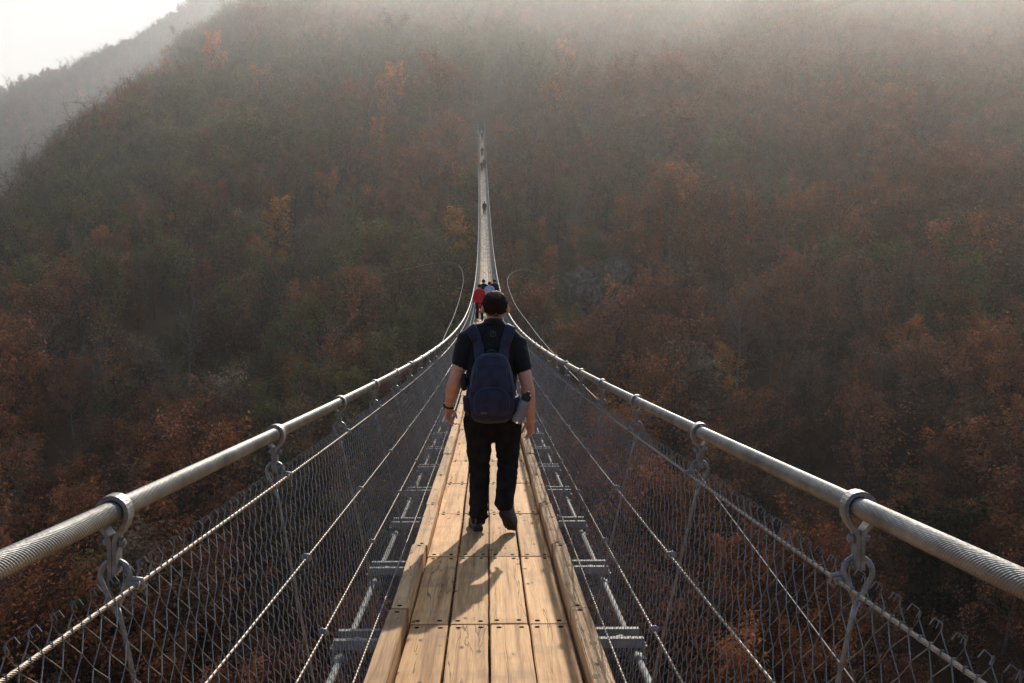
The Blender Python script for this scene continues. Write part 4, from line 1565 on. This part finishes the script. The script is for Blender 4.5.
FAR = [
    (53.0, -.36, .10, .22, outfit((.62, .045, .05), (.035, .022, .018)), True, 'person in a red jacket and dark trousers just beyond the walking man'),
    (57.0, .13, -.1, .15, outfit((.50, .54, .66), (.02, .022, .03)), True, 'person in a white and pale blue top ahead of the red jacket'),
    (59.0, -.17, .2, .2, outfit((.03, .03, .035), (.02, .02, .022)), True, 'person in a dark coat beside the white and pale blue top, half hidden'),
    (61.0, .42, .3, .1, outfit((.04, .05, .07), (.025, .025, .03)), True, 'person in a dark blue jacket leaning towards the right hand cable'),
    (150.5, .05, 0, .2, outfit((.02, .022, .026), (.015, .015, .018)), True, 'lone person in black about halfway along the far part of the deck'),
    (196.0, -.15, 0, .15, outfit((.03, .04, .035), (.02, .02, .02)), True, 'person in dark green, lower left of the trio on the upper deck'),
    (199.0, .30, 0, .15, outfit((.10, .07, .055), (.03, .03, .03)), True, 'person in brown, lower right of the trio on the upper deck'),
    (212.0, .02, 0, .15, outfit((.025, .025, .03), (.02, .02, .02)), True, 'slim person in black, uppermost of the trio on the upper deck'),
    (229.0, .10, 0, .2, outfit((.03, .035, .03), (.02, .02, .02)), True, 'person in dark clothes walking in front of the pair at the far end'),
    (235.0, -.28, 0, .1, outfit((.05, .06, .055), (.03, .03, .03)), True, 'person in grey-green at the left post of the far bridge end'),
    (236.0, .30, 0, .1, outfit((.035, .045, .045), (.02, .02, .02)), True, 'person in dark teal at the right post of the far bridge end'),
]
for y, la, rz, st, om, ct, label in FAR:
    person(deck(y, la), rz, stand(st, .1), om, label, None, .014, random.uniform(.95, 1.0), False, coat=ct)

# ------------------------------------------------------------------ mist, sky, light
def mist(label, dens, ya, ba, ta, yb, bb, tb, x0, x1, tilt=0.0, g=0.5, color=(1, 1, 1), top_tilt=None):
    """a bank of mist: floor and top run from (ya: ba, ta) to (yb: bb, tb), both tilted sideways"""
    top_tilt = tilt if top_tilt is None else top_tilt
    q = lambda x, y, z: (x, y, z + tilt * x)
    w = lambda x, y, z: (x, y, max(z + top_tilt * x, z * 0 + q(x, y, ba if y == ya else bb)[2] + 2))
    v = [q(x0, ya, ba), q(x1, ya, ba), q(x1, yb, bb), q(x0, yb, bb), w(x0, ya, ta), w(x1, ya, ta), w(x1, yb, tb), w(x0, yb, tb)]
    mb = MB()
    mb.add(v, [[0, 3, 2, 1], [4, 5, 6, 7], [0, 1, 5, 4], [1, 2, 6, 5], [2, 3, 7, 6], [3, 0, 4, 7]])
    m = bpy.data.materials.new('mist')
    m.use_nodes = True
    nt = m.node_tree
    nt.nodes.remove(nt.nodes['Principled BSDF'])
    vs = N(nt, 'ShaderNodeVolumeScatter', i_Density=dens, i_Anisotropy=g)
    vs.inputs['Color'].default_value = (*color, 1)
    nt.links.new(vs.outputs[0], nt.nodes['Material Output'].inputs['Volume'])
    tag(mb.build('mist', m), label, None, None, 'structure')


SUN_AZ, SUN_EL = R(10.5), R(25)
HZ = 'pale sunlit mist lying along the upper slope of the hill'
WARM = (1, .935, .85)
mist(HZ, .00074, 70, -60, 0, 640, 60, 200, -135, 900, .02, color=WARM, top_tilt=-.55)
mist(HZ, .00095, 175, -18, 22, 640, 60, 208, -118, 900, .08, color=WARM, top_tilt=-.55)
mist(HZ, .00110, 250, 14, 56, 640, 84, 220, -108, 500, .16, color=WARM, top_tilt=-.25)
mist(HZ, .00105, 250, 22, 60, 640, 92, 230, -104, 400, .34, color=WARM, top_tilt=-.25)
mist('bluish mist filling the side valley in front of the far hill', .00042, 420, -60, 190, 1190, -60, 380, -1500, -105, 0, .5, (.92, .96, 1))

mist('white haze closing the sky behind the far hill', .0007, 1250, -70, 470, 2800, -70, 1000, -2500, 2500)

world = bpy.data.worlds.new('World')
scene.world = world
world.use_nodes = True
wt = world.node_tree
sky = wt.nodes.new('ShaderNodeTexSky')
sky.sky_type = 'NISHITA'
sky.sun_disc = False
sky.sun_elevation = SUN_EL
sky.sun_rotation = SUN_AZ
sky.altitude = 300
sky.air_density = 1.0
sky.dust_density = 1.6
sky.ozone_density = 1.0
wt.links.new(sky.outputs[0], wt.nodes['Background'].inputs[0])
wt.nodes['Background'].inputs[1].default_value = 0.15

sl = bpy.data.lights.new('sun', 'SUN')
sl.energy = 5.0
sl.angle = R(0.6)
sl.color = (1.0, 0.89, 0.74)
so = link('sun', sl)
S = Vector((math.sin(SUN_AZ) * math.cos(SUN_EL), math.cos(SUN_AZ) * math.cos(SUN_EL), math.sin(SUN_EL)))
so.rotation_euler = (-S).to_track_quat('-Z', 'Y').to_euler()
so.location = S * 50

scene.view_settings.view_transform = 'Standard'
scene.view_settings.look = 'None'
scene.view_settings.exposure = 0
scene.cycles.use_denoising = True
scene.cycles.volume_bounces = 3
scene.cycles.max_bounces = 8
scene.cycles.diffuse_bounces = 3
scene.cycles.transparent_max_bounces = 16
